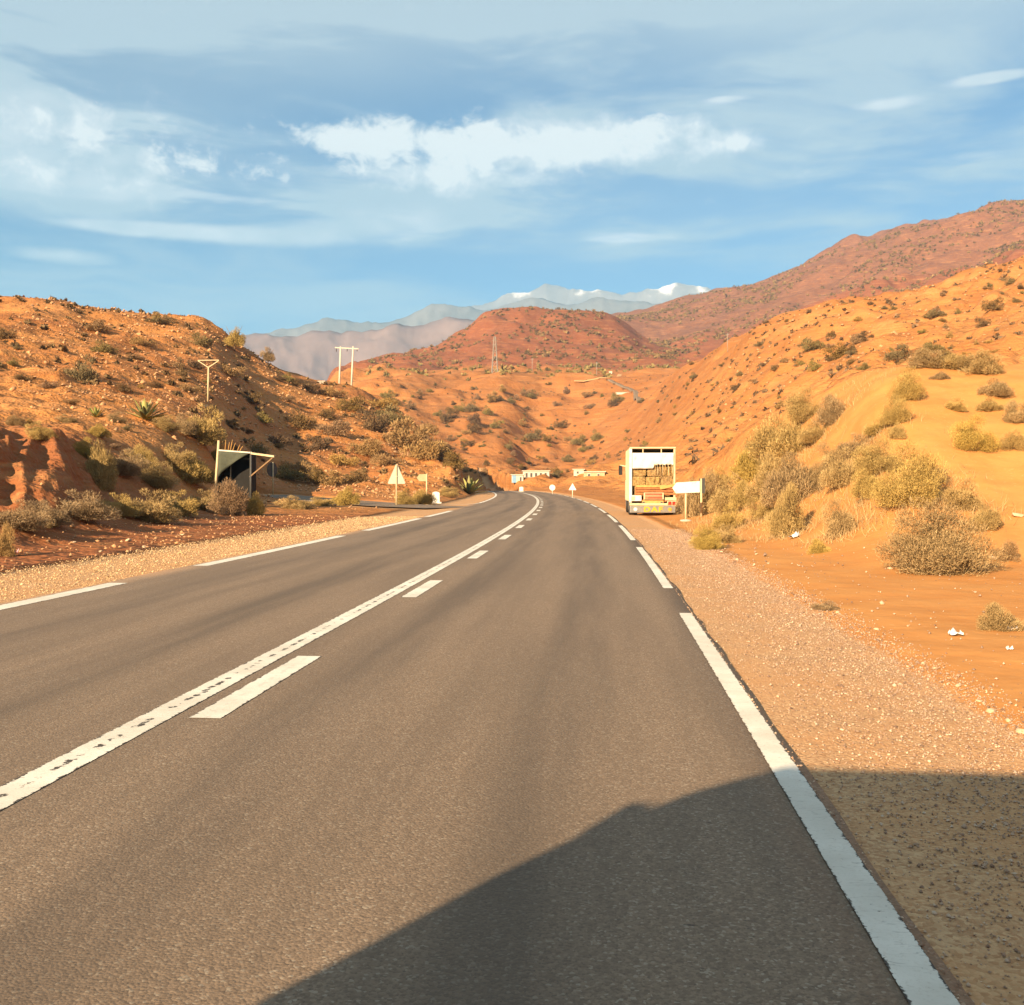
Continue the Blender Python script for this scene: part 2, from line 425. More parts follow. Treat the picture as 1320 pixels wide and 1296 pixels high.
# per picture column: (range in m, picture row that the ground reaches there); ranges come from the road plane
# and from the usual size of what stands there.  ('z', h) gives the height directly.
far = lambda a, b, c, d: [(900, a), (1000, b), (1400, c), (1700, d)]
TAB = {
    -400: [(26, 'z', 0), (32, 'z', 2), (60, 'z', 5), (110, 530), (160, 440), (200, 385), (260, 395), (420, 'z', 30), (2500, 'z', 60)],
    -150: [(25, 'z', 0), (29, 660), (33, 600), (38, 565), (60, 540), (100, 490), (150, 430), (200, 383), (260, 390), (420, 'z', 30), (2500, 'z', 60)],
    0:   [(25.5, 'z', 0), (29, 662), (32, 615), (36, 575), (45, 562), (60, 540), (100, 490), (150, 430), (180, 397), (200, 387), (240, 390), (420, 'z', 28), (2500, 'z', 50)],
    60:  [(27, 'z', 0), (31, 664), (34, 625), (39, 575), (50, 555), (62, 542), (100, 495), (150, 436), (180, 402), (200, 391), (240, 395), (420, 'z', 28), (2500, 'z', 50)],
    120: [(29, 'z', 0), (34, 665), (38, 640), (44, 600), (53, 562), (65, 545), (100, 504), (150, 448), (190, 408), (203, 400), (240, 404), (420, 'z', 26), (2500, 'z', 50)],
    200: [(33, 'z', 0), (40, 664), (46, 645), (54, 605), (63, 565), (75, 545), (105, 515), (150, 467), (190, 420), (205, 408), (240, 412), (420, 'z', 24), (2500, 'z', 45)],
    260: [(36, 'z', 0), (50, 655), (58, 638), (68, 605), (80, 570), (105, 540), (145, 495), (185, 435), (205, 413), (240, 420), (420, 'z', 22), (2500, 'z', 45)],
    300: [(40, 'z', 0), (60, 650), (75, 638), (88, 610), (105, 580), (140, 530), (180, 470), (205, 440), (240, 448), (420, 'z', 22), (2500, 'z', 45)],
    345: [(44, 'z', 0), (70, 645), (100, 632), (112, 615), (140, 570), (175, 510), (208, 466), (240, 476), (420, 'z', 22), (2500, 'z', 60)],
    390: [(48, 'z', 0), (80, 642), (108, 631), (118, 622), (145, 585), (180, 525), (212, 486), (240, 494), (420, 'z', 24), (2500, 'z', 90)],
    440: [(50, 'z', 0), (85, 642), (110, 628), (140, 598), (180, 535), (215, 498), (250, 506), (420, 'z', 28), (700, 490), (1000, 482), (2500, 'z', 180)],
    480: [(50, 'z', 0), (90, 640), (115, 626), (145, 598), (185, 540), (212, 512), (250, 524), (420, 540), (560, 500), (650, 488), (900, 486), (1100, 478), (1500, 480)],
    520: [(50, 'z', 0), (95, 639), (120, 622), (150, 600), (180, 568), (205, 543), (240, 556), (420, 560), (520, 520), (640, 487), (900, 484), (1050, 473), (1250, 463), (1500, 468)],
    560: [(55, 'z', 0), (100, 638), (125, 622), (155, 602), (180, 586), (200, 576), (240, 590), (400, 585), (500, 545), (640, 487), (900, 483), (1050, 470), (1300, 447), (1600, 460)],
    600: [(60, 'z', 0), (105, 638), (130, 628), (160, 612), (185, 606), (230, 614), (400, 600), (500, 548), (640, 486), (900, 482), (1000, 475), (1200, 445), (1380, 424), (1650, 440)],
    640: [(90, 'z', 0), (200, 'z', 0), (230, 626), (290, 610), (400, 598), (500, 550), (640, 485), (900, 481), (1000, 474), (1200, 430), (1400, 396), (1650, 425)],
    690: [(90, 'z', 0), (210, 'z', 0), (250, 622), (330, 617), (440, 611), (470, 600), (540, 555), (640, 485), (900, 481), (1000, 475), (1200, 434), (1400, 393), (1650, 425)],
    740: [(60, 'z', 0), (150, 'z', 0.1), (200, 626), (300, 616), (440, 610), (470, 600), (540, 560), (640, 487), (900, 480), (1000, 475), (1200, 438), (1400, 397), (1650, 430), (2000, 416)],
    790: [(45, 'z', 0), (90, 'z', 0), (150, 632), (220, 616), (320, 604), (430, 590), (520, 548), (600, 505), (640, 488), (900, 479), (1000, 474), (1200, 447), (1400, 408), (1650, 440), (2000, 414), (2200, 410)],
    840: [(45, 'z', 0), (75, 650), (110, 632), (170, 612), (260, 590), (360, 560), (450, 530), (540, 505), (620, 489), (900, 476), (1000, 470), (1250, 456), (1400, 444), (1650, 450), (2000, 412), (2200, 402)],
    880: [(42, 'z', 0), (60, 652), (85, 628), (120, 608), (200, 580), (280, 552), (340, 520), (400, 492), (440, 476), (520, 482), (900, 480), (1200, 460), (1400, 458), (1650, 440), (2000, 402), (2200, 390)],
    920: [(33, 'z', 0), (42, 664), (50, 635), (60, 612), (75, 598), (120, 590), (200, 565), (260, 530), (320, 485), (360, 455), (420, 465), (900, 470), (1300, 462), (1650, 430), (2000, 392), (2200, 383)],
    970: [(26, 'z', 0), (31, 682), (36, 645), (44, 600), (52, 575), (62, 560), (80, 566), (130, 560), (200, 535), (260, 480), (310, 425), (370, 432), (900, 455), (1300, 450), (1650, 420), (2000, 382), (2200, 371)],
    1020: [(22.5, 'z', 0), (27, 690), (32, 650), (38, 595), (44, 555), (52, 532), (65, 540), (130, 535), (200, 500), (260, 440), (300, 404), (360, 412), (900, 440), (1300, 435), (1650, 405), (2000, 362), (2200, 350)],
    1080: [(20.5, 'z', 0), (24.5, 690), (29, 640), (34, 575), (40, 520), (46, 496), (56, 502), (120, 500), (200, 465), (260, 412), (290, 396), (350, 400), (900, 425), (1300, 420), (1650, 390), (2000, 340), (2200, 329)],
    1130: [(19.5, 'z', 0), (23, 690), (27, 630), (32, 555), (37, 495), (41, 476), (52, 484), (120, 482), (200, 445), (260, 402), (290, 392), (350, 396), (900, 410), (1300, 405), (1650, 370), (2000, 325), (2200, 315)],
    1180: [(19.5, 'z', 0), (22.5, 690), (26.5, 625), (31, 545), (36, 485), (39.5, 470), (50, 478), (120, 474), (200, 435), (260, 392), (290, 382), (350, 388), (900, 400), (1300, 395), (1650, 360), (2000, 310), (2200, 300)],
    1240: [(20, 'z', 0), (22.5, 692), (26.5, 630), (31, 550), (36, 490), (39.5, 473), (50, 480), (120, 472), (200, 425), (270, 376), (310, 366), (370, 372), (900, 385), (1300, 380), (1650, 350), (2000, 295), (2200, 285)],
    1320: [(20.5, 'z', 0), (23, 692), (27, 630), (31, 555), (36, 492), (39.5, 472), (50, 478), (120, 465), (200, 405), (270, 352), (320, 340), (380, 344), (900, 360), (1300, 355), (1650, 330), (2000, 280), (2200, 268)],
    1500: [(19, 'z', 0), (23, 690), (27, 630), (32, 545), (38, 480), (50, 480), (120, 450), (200, 385), (270, 330), (320, 315), (380, 320), (900, 330), (1650, 310), (2000, 255), (2200, 240)],
    1800: [(17, 'z', 0), (25, 'z', 2.5), (38, 'z', 6), (60, 'z', 7), (120, 'z', 20), (270, 'z', 60), (400, 'z', 70), (900, 'z', 170), (2200, 'z', 480)],
}
# beyond the picture's sides the land simply goes on: low hills either side of the road
SIDE = {R(-75): [(16, 'z', 0), (24, 'z', 2), (60, 'z', 6), (200, 'z', 32), (420, 'z', 28), (2500, 'z', 60)],
        R(-120): [(16, 'z', 0), (24, 'z', 1.5), (60, 'z', 5), (200, 'z', 20), (2500, 'z', 60)],
        R(-170): [(150, 'z', 0), (400, 'z', 5), (2500, 'z', 50)],
        R(170): [(150, 'z', 0), (400, 'z', 5), (2500, 'z', 50)],
        R(120): [(8, 'z', 0), (16, 'z', 2), (60, 'z', 6), (300, 'z', 50), (2500, 'z', 250)],
        R(75): [(8, 'z', 0), (16, 'z', 3), (40, 'z', 6.5), (120, 'z', 22), (270, 'z', 65), (2500, 'z', 420)]}

RMIN, RMAX = 1.2, 3400.0
LR = np.concatenate([np.linspace(math.log(RMIN), math.log(9), 60)[:-1], np.linspace(math.log(9), math.log(480), 760)[:-1], np.linspace(math.log(480), math.log(RMAX), 380)])
NR = len(LR); RR = np.exp(LR)
A_IN = np.arange(R(-33), R(25), R(0.10))
A_ALL = np.concatenate([np.arange(-math.pi, R(-33) - 1e-6, R(3.5)), A_IN, np.arange(R(25.3), math.pi, R(3.5))])
NA = len(A_ALL)


def profile(az_, pts, px=None):
    ds, zs = [RMIN * 0.5], [0.0]
    if pts[0][0] > 2: ds.append(2.0); zs.append(0.0)
    for p in pts:
        if p[1] == 'z': z = p[2]
        else: z = EYE + ray_dir(px, p[1])[1] * p[0]
        ds.append(p[0]); zs.append(z)
    # interpolate slope seen from the eye against log range, so profiles stay straight in perspective
    ds, zs = np.array(ds), np.array(zs)
    z = np.interp(LR, np.log(ds), (zs - EYE) / ds) * RR + EYE
    first = ds[np.nonzero(np.abs(zs) > 1e-6)[0][0] - 1] if np.any(np.abs(zs) > 1e-6) else 1e9
    z[RR <= first] = 0.0
    return z


prof = sorted([(col_az(px), profile(None, p, px)) for px, p in TAB.items()] + [(a, profile(None, p)) for a, p in SIDE.items()], key=lambda q: q[0])
pa = np.array([q[0] for q in prof]); pz = np.array([q[1] for q in prof])
pa = np.concatenate([[pa[-1] - 2 * math.pi], pa, [pa[0] + 2 * math.pi]]); pz = np.vstack([pz[-1], pz, pz[0]])
# cubic Hermite (monotone-ish) across azimuth
sl_ = np.zeros_like(pz); dpa = np.diff(pa)[:, None]; dlt = np.diff(pz, axis=0) / dpa
same = (dlt[:-1] * dlt[1:]) > 0
hm = np.where(same, 2 * dlt[:-1] * dlt[1:] / np.where(same, dlt[:-1] + dlt[1:], 1), 0)
sl_[1:-1] = hm
idx = np.clip(np.searchsorted(pa, A_ALL) - 1, 0, len(pa) - 2)
hh = (pa[idx + 1] - pa[idx])[:, None]; tt = ((A_ALL - pa[idx]) / (pa[idx + 1] - pa[idx]))[:, None]
Z = ((2 * tt**3 - 3 * tt**2 + 1) * pz[idx] + (tt**3 - 2 * tt**2 + tt) * hh * sl_[idx] + (-2 * tt**3 + 3 * tt**2) * pz[idx + 1] + (tt**3 - tt**2) * hh * sl_[idx + 1])
# soften the profile corners a little along the range
ker = np.hanning(19)[1:-1]; ker /= ker.sum(); hk = len(ker) // 2
Zp = np.pad(Z, ((0, 0), (hk, hk)), mode='edge'); Z = sum(ker[k] * Zp[:, k:k + NR] for k in range(len(ker)))
AA, RG = np.meshgrid(A_ALL, RR, indexing='ij')
X, Y = np.sin(AA) * RG, np.cos(AA) * RG

# band-limited roughness: every octave only where the mesh resolves it
hill = sstep(Z, 0.15, 1.6)
rough = np.zeros_like(Z); gully = np.zeros_like(Z); rocky = np.zeros_like(Z)
lam = 0.6
k = 0
while lam < 420:
    wgt = sstep(lam / RG, 0.014, 0.024) * (1 - sstep(lam / RG, 0.10, 0.22))
    if wgt.max() > 0:
        p = perlin(X / lam + 13.7 * k, Y / lam - 5.1 * k, 31 + k)
        rough += wgt * lam * 0.060 * p
        q = 1 - np.abs(perlin(X / lam * 1.3 + 4.2, Y / lam * 1.3 + 8.8 * k, 77 + k)) * 2
        gully += wgt * lam * 0.080 * (np.minimum(q, 0.75) - 0.4)
        wg2 = sstep(lam / RG, 0.014, 0.02) * (1 - sstep(lam / RG, 0.05, 0.09))
        rocky += wg2 * lam * 0.20 * (np.abs(perlin(X / lam * 0.9 - 7.7 * k, Y / lam * 0.9 + 2.2, 131 + k)) - 0.2)
    lam *= 1.6; k += 1
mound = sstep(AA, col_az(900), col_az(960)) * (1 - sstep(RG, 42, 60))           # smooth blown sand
calm = 1 - 0.55 * sstep(AA, col_az(480), col_az(560)) * (1 - sstep(AA, col_az(1000), col_az(1100))) * sstep(RG, 220, 300)
calm = calm * (1 - 0.6 * (1 - sstep(AA, col_az(420), col_az(520))) * (1 - sstep(RG, 240, 320)))
outc = 0.25 + 0.75 * sstep(perlin(X / (0.16 * RG + 4), Y / (0.16 * RG + 4), 91), -0.1, 0.35)
Z = Z + hill * rocky * outc * (1 - mound) * (0.5 + 0.5 * calm) + calm * hill * (rough * (1 - 0.72 * mound) + gully * (1 - 0.85 * mound))
# eroded red cutting at the left roadside
cut = sstep(AA, col_az(-500), col_az(-200)) * (1 - sstep(AA, col_az(120), col_az(210))) * sstep(RG, 26, 31) * (1 - sstep(RG, 40, 52))
rid = 1 - np.abs(perlin((X + Y * 0.55) / 3.4, (Y * 0.6 - X * 0.2) / 9.0, 5)) * 2.0
rid2 = 1 - np.abs(perlin((X + Y * 0.55) / 1.1, (Y * 0.6 - X * 0.2) / 4.0, 6)) * 2.0
Z += cut * ((rid - 0.45) * 0.62 + (rid2 - 0.5) * 0.26 + perlin(X / 0.9, Y / 0.9, 51) * 0.16 + (0.5 - np.abs(perlin(X / 0.55, Y / 0.75, 52))) * 0.13) * hill
rill = np.abs(perlin(AA * 24 + 0.3 * perlin(X / 2.5, Y / 2.5, 7), RG / 8.0, 42)) + 0.5 * np.abs(perlin(AA * 60, RG / 4.0, 43))
face = mound * hill * sstep(RG, 19, 22) * (1 - sstep(RG, 33, 40)) * (1 - 0.9 * sstep(AA, col_az(1120), col_az(1190)))
Z += face * (rill - 0.3) * 0.34
Z += 0.02 * perlin(X / 0.9, Y / 0.9, 3) * (1 - hill) * sstep(RG, 6, 9)


def road_off(y):
    y = np.asarray(y, float); return -np.maximum(y - 8, 0)**2 / (2 * 1180.0)


def road_z(y):
    y = np.asarray(y, float); return -np.maximum(y - 196, 0)**2 / 1400.0


SIDE_PATH = np.array([(-5.5, 59.5), (-9, 62), (-13, 66), (-18, 73), (-24, 82), (-32, 93)], float)
SIDE_Z = np.array([-0.03, -0.03, 0.0, 0.08, 0.2, 0.45])


def seg_dist(x, y, path, zs):
    best = np.full(np.shape(x), 1e9); zb = np.zeros(np.shape(x))
    for i in range(len(path) - 1):
        a, b = path[i], path[i + 1]; d = b - a; L2 = d @ d
        t = np.clip(((x - a[0]) * d[0] + (y - a[1]) * d[1]) / L2, 0, 1)
        r = np.hypot(x - a[0] - t * d[0], y - a[1] - t * d[1]); mk = r < best
        best = np.where(mk, r, best); zb = np.where(mk, zs[i] + t * (zs[i + 1] - zs[i]), zb)
    return best, zb


S = X - road_off(Y)
onroad = (Y < 330) & (Y > -400)
wl = 1 - sstep(-S, 10.2, 13.5); wr = 1 - sstep(S, 1.9, 3.6)
wroad = np.where(onroad, wl * wr, 0) * (1 - sstep(Y, 240, 320))
shoulder = -0.018 - 0.03 * sstep(np.maximum(S - 1.0, -7.3 - S), 0.3, 3.0) + 0.008 * perlin(X / 0.5, Y / 0.5, 8)
zr = road_z(Y) + np.where((S > -7.25) & (S < 0.98), -0.07, shoulder)
Z = Z * (1 - wroad) + zr * wroad
sd, sz = seg_dist(X, Y, SIDE_PATH, SIDE_Z)
ws = (1 - sstep(sd, 2.6, 5.0)) * sstep(-S, 7.6, 9.5)
Z = Z * (1 - ws) + (sz - 0.06) * ws


def height(x, y):
    r = max(math.hypot(x, y), RMIN); a = math.atan2(x, y)
    j = min(max(int(np.searchsorted(RR, r)) - 1, 0), NR - 2); u = min(max((r - RR[j]) / (RR[j + 1] - RR[j]), 0), 1)
    i = int(np.searchsorted(A_ALL, a)) - 1; i = min(max(i, 0), NA - 2)
    v = min(max((a - A_ALL[i]) / (A_ALL[i + 1] - A_ALL[i]), 0), 1)
    return float((Z[i, j] * (1 - u) + Z[i, j + 1] * u) * (1 - v) + (Z[i + 1, j] * (1 - u) + Z[i + 1, j + 1] * u) * v)


def place(px, py, lo=4.0):
    """where the ray through a picture point meets the ground"""
    a, s = ray_dir(px, py)
    i = int(np.searchsorted(A_ALL, a)) - 1
    v = (a - A_ALL[i]) / (A_ALL[i + 1] - A_ALL[i])
    zz = Z[i] * (1 - v) + Z[i + 1] * v
    f = EYE + s * RR - zz
    for j in range(1, NR):
        if RR[j] > lo and f[j] < 0 <= f[j - 1]:
            t = f[j - 1] / (f[j - 1] - f[j]); r = RR[j - 1] + t * (RR[j] - RR[j - 1])
            return Vector((math.sin(a) * r, math.cos(a) * r, EYE + s * r))
    return None


# soil colour regions and gravel shoulders
redv = sstep(RG, 700, 1000) * 0.95
redv = np.maximum(redv, 0.30 * sstep(AA, col_az(-2000), col_az(0)) * (1 - sstep(AA, col_az(560), col_az(620))) * sstep(perlin(X / 22, Y / 22, 61), 0.0, 0.5) * sstep(RG, 40, 80))
redv = np.maximum(redv, np.where(S < -10.0, 0.75, 0) * (1 - sstep(RG, 42, 60)) * sstep(AA, -1.2, -0.9))
redv = np.maximum(redv, 0.28 * sstep(AA, col_az(480), col_az(560)) * sstep(RG, 240, 400))
grv = np.where(onroad, np.maximum((1 - sstep(S, 2.15, 2.9)) * (S > 0.5), (1 - sstep(-S, 9.6, 10.9)) * (S < -6.8)), 0)
grv = np.maximum(grv, (1 - sstep(sd, 2.4, 4.0)) * 0.8)

brnv = sstep(RG, 1560, 1680) * sstep(AA, col_az(700), col_az(760))
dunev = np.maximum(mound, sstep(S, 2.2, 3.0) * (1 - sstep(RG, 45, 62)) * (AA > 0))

# split one continuous sheet into named pieces of land along creases and hidden dips
ii, jj = np.meshgrid(np.arange(NA), np.arange(NR - 1), indexing='ij')
i2 = (ii + 1) % NA
quads = np.stack([ii * NR + jj, ii * NR + jj + 1, i2 * NR + jj + 1, i2 * NR + jj], -1).reshape(-1, 4)
fa = AA[:, :-1].ravel(); frg = RG[:, :-1].ravel(); fz = hill[:, :-1].ravel()
reg = np.zeros(len(quads), int)
leftside = (fa > R(-100)) & (fa < col_az(605)); rightside = (fa > col_az(885)) & (fa < R(100))
reg[(fz > 0.5) & leftside & (frg < 400)] = 1
reg[(fz > 0.5) & rightside & (frg < 55)] = 2
reg[(frg >= 55) & rightside & (frg < 500)] = 3
reg[(frg >= 230) & (reg == 0) & (frg < 800)] = 4
reg[(frg >= 800)] = 5
reg[(frg >= 1650) & (fa > col_az(700))] = 6
names = {0: 'ground', 1: 'left_hill', 2: 'roadside_mound', 3: 'right_hill', 4: 'plateau_slope', 5: 'red_hill', 6: 'ridge'}
V = np.stack([X, Y, Z], -1).reshape(-1, 3)
# one set of shading normals for the whole sheet, so that the pieces meet without a seam
fn = np.cross(V[quads[:, 2]] - V[quads[:, 0]], V[quads[:, 3]] - V[quads[:, 1]])
vn = np.zeros_like(V)
for c_ in range(4): np.add.at(vn, quads[:, c_], fn)
vn *= np.sign(vn[:, 2:3]); vn /= np.linalg.norm(vn, axis=1)[:, None] + 1e-12
flip = fn[:, 2] < 0
quads[flip] = quads[flip][:, ::-1]
for rid_, nm in names.items():
    q = quads[reg == rid_]
    if rid_ == 0:   # close the sheet under the camera
        pass
    used, inv = np.unique(q, return_inverse=True)
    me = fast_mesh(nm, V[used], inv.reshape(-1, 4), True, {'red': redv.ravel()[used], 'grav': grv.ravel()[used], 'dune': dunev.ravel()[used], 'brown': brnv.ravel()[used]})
    me.normals_split_custom_set_from_vertices(vn[used].tolist())
    o = add(nm, me, M_SOIL); o['kind'] = 'structure'

# ---------------------------------------------------------------- far mountain ranges


def mountain(name, crest, d0, d1, dm, mat, amp, seed, a0, a1, step):
    az_ = np.arange(col_az(a0), col_az(a1), step); rr = np.linspace(d0, d1, 60)
    cp = np.array([c[0] for c in crest]); 
    ca = np.array([col_az(c) for c in cp]); ct = np.array([ray_dir(c[0], c[1])[1] for c in crest])
    ctan = np.interp(az_, ca, ct)
    A, G = np.meshgrid(az_, rr, indexing='ij'); xx, yy = np.sin(A) * G, np.cos(A) * G
    prof_ = np.clip(1 - np.abs(G - dm) / np.where(G < dm, dm - d0, d1 - dm), 0, 1)**0.85
    H = ctan[:, None] * dm + EYE
    n = sum((perlin(xx / l, yy / l, seed + i) * 0.5 + (0.5 - np.abs(perlin(xx / l, yy / l, seed + 9 + i)))) * l for i, l in enumerate((amp * 8, amp * 4, amp * 2, amp, amp / 2)))
    zz = prof_ * H + n * 0.16 * np.sqrt(prof_) * (0.35 + 0.65 * (1 - prof_)) + n * 0.055 * prof_ - (1 - prof_) * 5
    na, nr = A.shape
    i_, j_ = np.meshgrid(np.arange(na - 1), np.arange(nr - 1), indexing='ij')
    q = np.stack([i_ * nr + j_, i_ * nr + j_ + 1, (i_ + 1) * nr + j_ + 1, (i_ + 1) * nr + j_], -1).reshape(-1, 4)[:, ::-1]
    o = add(name, fast_mesh(name, np.stack([xx, yy, zz], -1).reshape(-1, 3), q, True), mat); o['kind'] = 'structure'


def mountain_mat(name, c1, c2, snow=None):
    m, t = new_mat(name)
    pos = t.n('ShaderNodeNewGeometry').outputs['Position']
    n = t.noise(pos, 0.004, 7, 0.6)
    c = t.mix(t.ss(n, 0.3, 0.7), c1, c2)
    if snow:
        z = t.n('ShaderNodeSeparateXYZ', {0: pos}).outputs[2]
        c = t.mix(t.ss(t.m('ADD', z, t.m('MULTIPLY', t.m('SUBTRACT', n, 0.5), 1100.0)), snow, snow + 160), c, (0.40, 0.41, 0.44))
    finish(t, c, 0.95, spec=0.05)
    return m


MA = mountain_mat('pink_foothill', (0.14, 0.105, 0.102), (0.20, 0.145, 0.132))
MBm = mountain_mat('haze_tinted_mountain', (0.10, 0.105, 0.115), (0.15, 0.15, 0.155))  # rock tinted blue-grey, putting part of the distance haze into its colour
MC = mountain_mat('snowy_mountain', (0.12, 0.12, 0.13), (0.17, 0.165, 0.17), snow=1880)  # rock below the snow carries the same painted haze tint
mountain('foothills', [(-900, 440), (200, 438), (320, 438), (350, 441), (400, 436), (440, 441), (500, 425), (560, 419), (620, 415), (700, 430), (900, 450), (2200, 450)],
         3700, 5600, 4600, MA, 60, 3, -700, 2200, R(0.11))
mountain('mountain_range', [(-900, 430), (200, 444), (330, 440), (362, 430), (420, 418), (447, 416), (480, 421), (520, 411), (556, 398), (585, 395), (640, 401), (700, 394), (760, 388), (830, 386), (880, 381), (930, 379), (1000, 385), (2200, 400)],
         6200, 8400, 7300, MBm, 80, 17, -700, 2200, R(0.10))
mountain('snowy_mountains', [(-900, 440), (400, 440), (500, 425), (560, 402), (600, 397), (640, 388), (662, 379), (690, 371), (705, 368), (722, 370), (752, 375), (800, 380), (840, 373), (868, 369), (910, 371), (940, 379), (1000, 392), (2200, 420)],
         9000, 11000, 10000, MC, 70, 29, -700, 2200, R(0.09))

# ---------------------------------------------------------------- road


def ribbon(name, ys, s0, s1, z, mat, parent=None, ns=1, wear=0.0, thick=0.0, soff=None):
    ys = np.asarray(ys, float); ss_ = np.linspace(0, 1, ns + 1)
    dyv = np.gradient(road_off(ys), ys) if len(ys) > 1 else np.zeros(1)
    vs_, sv, tv = [], [], []
    for i, y in enumerate(ys):
        nx, ny = 1 / math.hypot(1, dyv[i]), -dyv[i] / math.hypot(1, dyv[i])
        for u in ss_:
            s = s0 + (s1 - s0) * u
            vs_.append((float(road_off(y)) + s * nx, y + s * ny, float(road_z(y)) + z)); sv.append(s); tv.append(u * 2 - 1)
    n1 = ns + 1
    fs = [(i * n1 + k_, i * n1 + k_ + 1, (i + 1) * n1 + k_ + 1, (i + 1) * n1 + k_) for i in range(len(ys) - 1) for k_ in range(ns)]
    if thick:                                   # real asphalt slab with an edge
        b = len(vs_)
        for i, y in enumerate(ys):
            for u, dd in ((0, -0.02), (1, 0.02)):
                s = s0 + (s1 - s0) * u + dd
                j = i * n1 + (0 if u == 0 else ns)
                vs_.append((vs_[j][0] + dd, vs_[j][1], vs_[j][2] - thick)); sv.append(s); tv.append(0)
        for i in range(len(ys) - 1):
            fs.append((i * n1, (i + 1) * n1, b + (i + 1) * 2, b + i * 2))
            fs.append((i * n1 + ns, b + i * 2 + 1, b + (i + 1) * 2 + 1, (i + 1) * n1 + ns))
    me = fast_mesh(name, vs_, fs, False, {'s': sv, 't': tv, 'wear': np.full(len(vs_), wear)})
    return add(name, me, mat, parent)


def jag(ys):     # slightly ragged right-hand edge
    return ys


yr = np.concatenate([np.arange(-160, -2, 4), np.arange(-2, 30, 0.35), np.arange(30, 330, 2.0)])
road = ribbon('road', yr, -7.46, 1.07, 0.0, M_ASPH, ns=22, thick=0.09); road['kind'] = 'structure'
me = road.data
co = np.zeros(len(me.vertices) * 3, np.float32); me.vertices.foreach_get('co', co); co = co.reshape(-1, 3)
sv = np.zeros(len(me.vertices), np.float32); me.attributes['s'].data.foreach_get('value', sv)
e = (sv > 1.0) | (sv < -7.3)
co[e, 0] += (perlin(co[e, 1] / 0.8, sv[e] * 0 + 0.5, 4) * 0.025 + perlin(co[e, 1] / 3.1, sv[e] * 0 + 2.5, 5) * 0.016)
me.vertices.foreach_set('co', co.ravel()); me.update()


def stripes(name, spans, s0, s1, wear=0.0, z=0.004):
    for a, b in spans:
        n = max(2, int((b - a) / (0.5 if a < 40 else 2.0)) + 1)
        ribbon(name, np.linspace(a, b, n), s0, s1, z, M_PAINT, road, ns=4, wear=wear)


stripes('edge_line', [(-150, 11.9)] + [(14.7 + 12.3 * k_, 24.1 + 12.3 * k_) for k_ in range(14)], 0.88, 1.025)
stripes('edge_line', [(-8.8 + 13.4 * k_ - 0.3, 1.6 + 13.4 * k_) for k_ in range(-6, 1)] + [(4.5, 14.8), (18.0, 28.7), (31.9, 43.0), (45.2, 55.0)], -7.36, -7.07)
stripes('edge_line', [(79, 215)], -7.33, -7.10)
stripes('centre_line', [(-150, 215)], -2.96, -2.74, wear=1.0)
stripes('centre_dash', [(6.3 + 6.95 * k_, 8.65 + 6.95 * k_) for k_ in list(range(-9, -1)) + list(range(0, 20))], -2.63, -2.42, wear=0.15)

# side road leaving to the left, with the painted curve of its far corner
side_pts = []
for i in range(len(SIDE_PATH) - 1):
    for t_ in np.linspace(0, 1, 6)[:-1]: side_pts.append((*(SIDE_PATH[i] * (1 - t_) + SIDE_PATH[i + 1] * t_), SIDE_Z[i] * (1 - t_) + SIDE_Z[i + 1] * t_))
side_pts = np.array([q for q in side_pts if q[0] < -8.75]); tg = np.gradient(side_pts[:, :2], axis=0); tg /= np.linalg.norm(tg, axis=1)[:, None]
nv = np.stack([-tg[:, 1], tg[:, 0]], 1); vs_ = []; sv = []
for p, n in zip(side_pts, nv):
    for u in np.linspace(-2.3, 2.3, 5): vs_.append((p[0] + n[0] * u, p[1] + n[1] * u, p[2] + 0.03)); sv.append(-3 + u)
fs = [(i * 5 + k_, i * 5 + k_ + 1, (i + 1) * 5 + k_ + 1, (i + 1) * 5 + k_) for i in range(len(side_pts) - 1) for k_ in range(4)]
o = add('side_road', fast_mesh('side_road', vs_, fs, False, {'s': sv}), M_ASPH); o['kind'] = 'structure'
arc = [(-9.35, 79.0), (-9.25, 76), (-9.3, 73), (-9.7, 71), (-10.5, 69.8), (-11.8, 69.4), (-13.5, 70.2)]
arc = [(-7.25 + float(road_off(79)), 79.0), (-9.1, 76), (-9.15, 73), (-9.5, 71), (-10.3, 69.8), (-11.8, 69.4), (-13.5, 70.4)]
vs_ = []
for i, p in enumerate(arc):
    q0, q1 = np.array(arc[max(i - 1, 0)]), np.array(arc[min(i + 1, len(arc) - 1)]); d = (q1 - q0) / np.linalg.norm(q1 - q0)
    for u in (-0.1, 0.1): vs_.append((p[0] - d[1] * u, p[1] + d[0] * u, 0.02))
fs = [(2 * i, 2 * i + 1, 2 * i + 3, 2 * i + 2) for i in range(len(arc) - 1)]
add('edge_line', fast_mesh('edge_line', vs_, fs, False, {'t': np.zeros(len(vs_)), 'wear': np.zeros(len(vs_))}), M_PAINT, road)
# ---------------------------------------------------------------- vegetation


def blades(P, D, L, W):
    """one thin triangle per blade: bases P, unit directions D, lengths L, widths W"""
    n = len(P); rv = RNG.normal(size=(n, 3)); S_ = np.cross(D, rv); S_ /= np.linalg.norm(S_, axis=1)[:, None] + 1e-9
    v = np.empty((n, 3, 3)); v[:, 0] = P - S_ * W[:, None] / 2; v[:, 1] = P + S_ * W[:, None] / 2; v[:, 2] = P + D * L[:, None]
    return v.reshape(-1, 3), np.arange(n * 3).reshape(-1, 3)


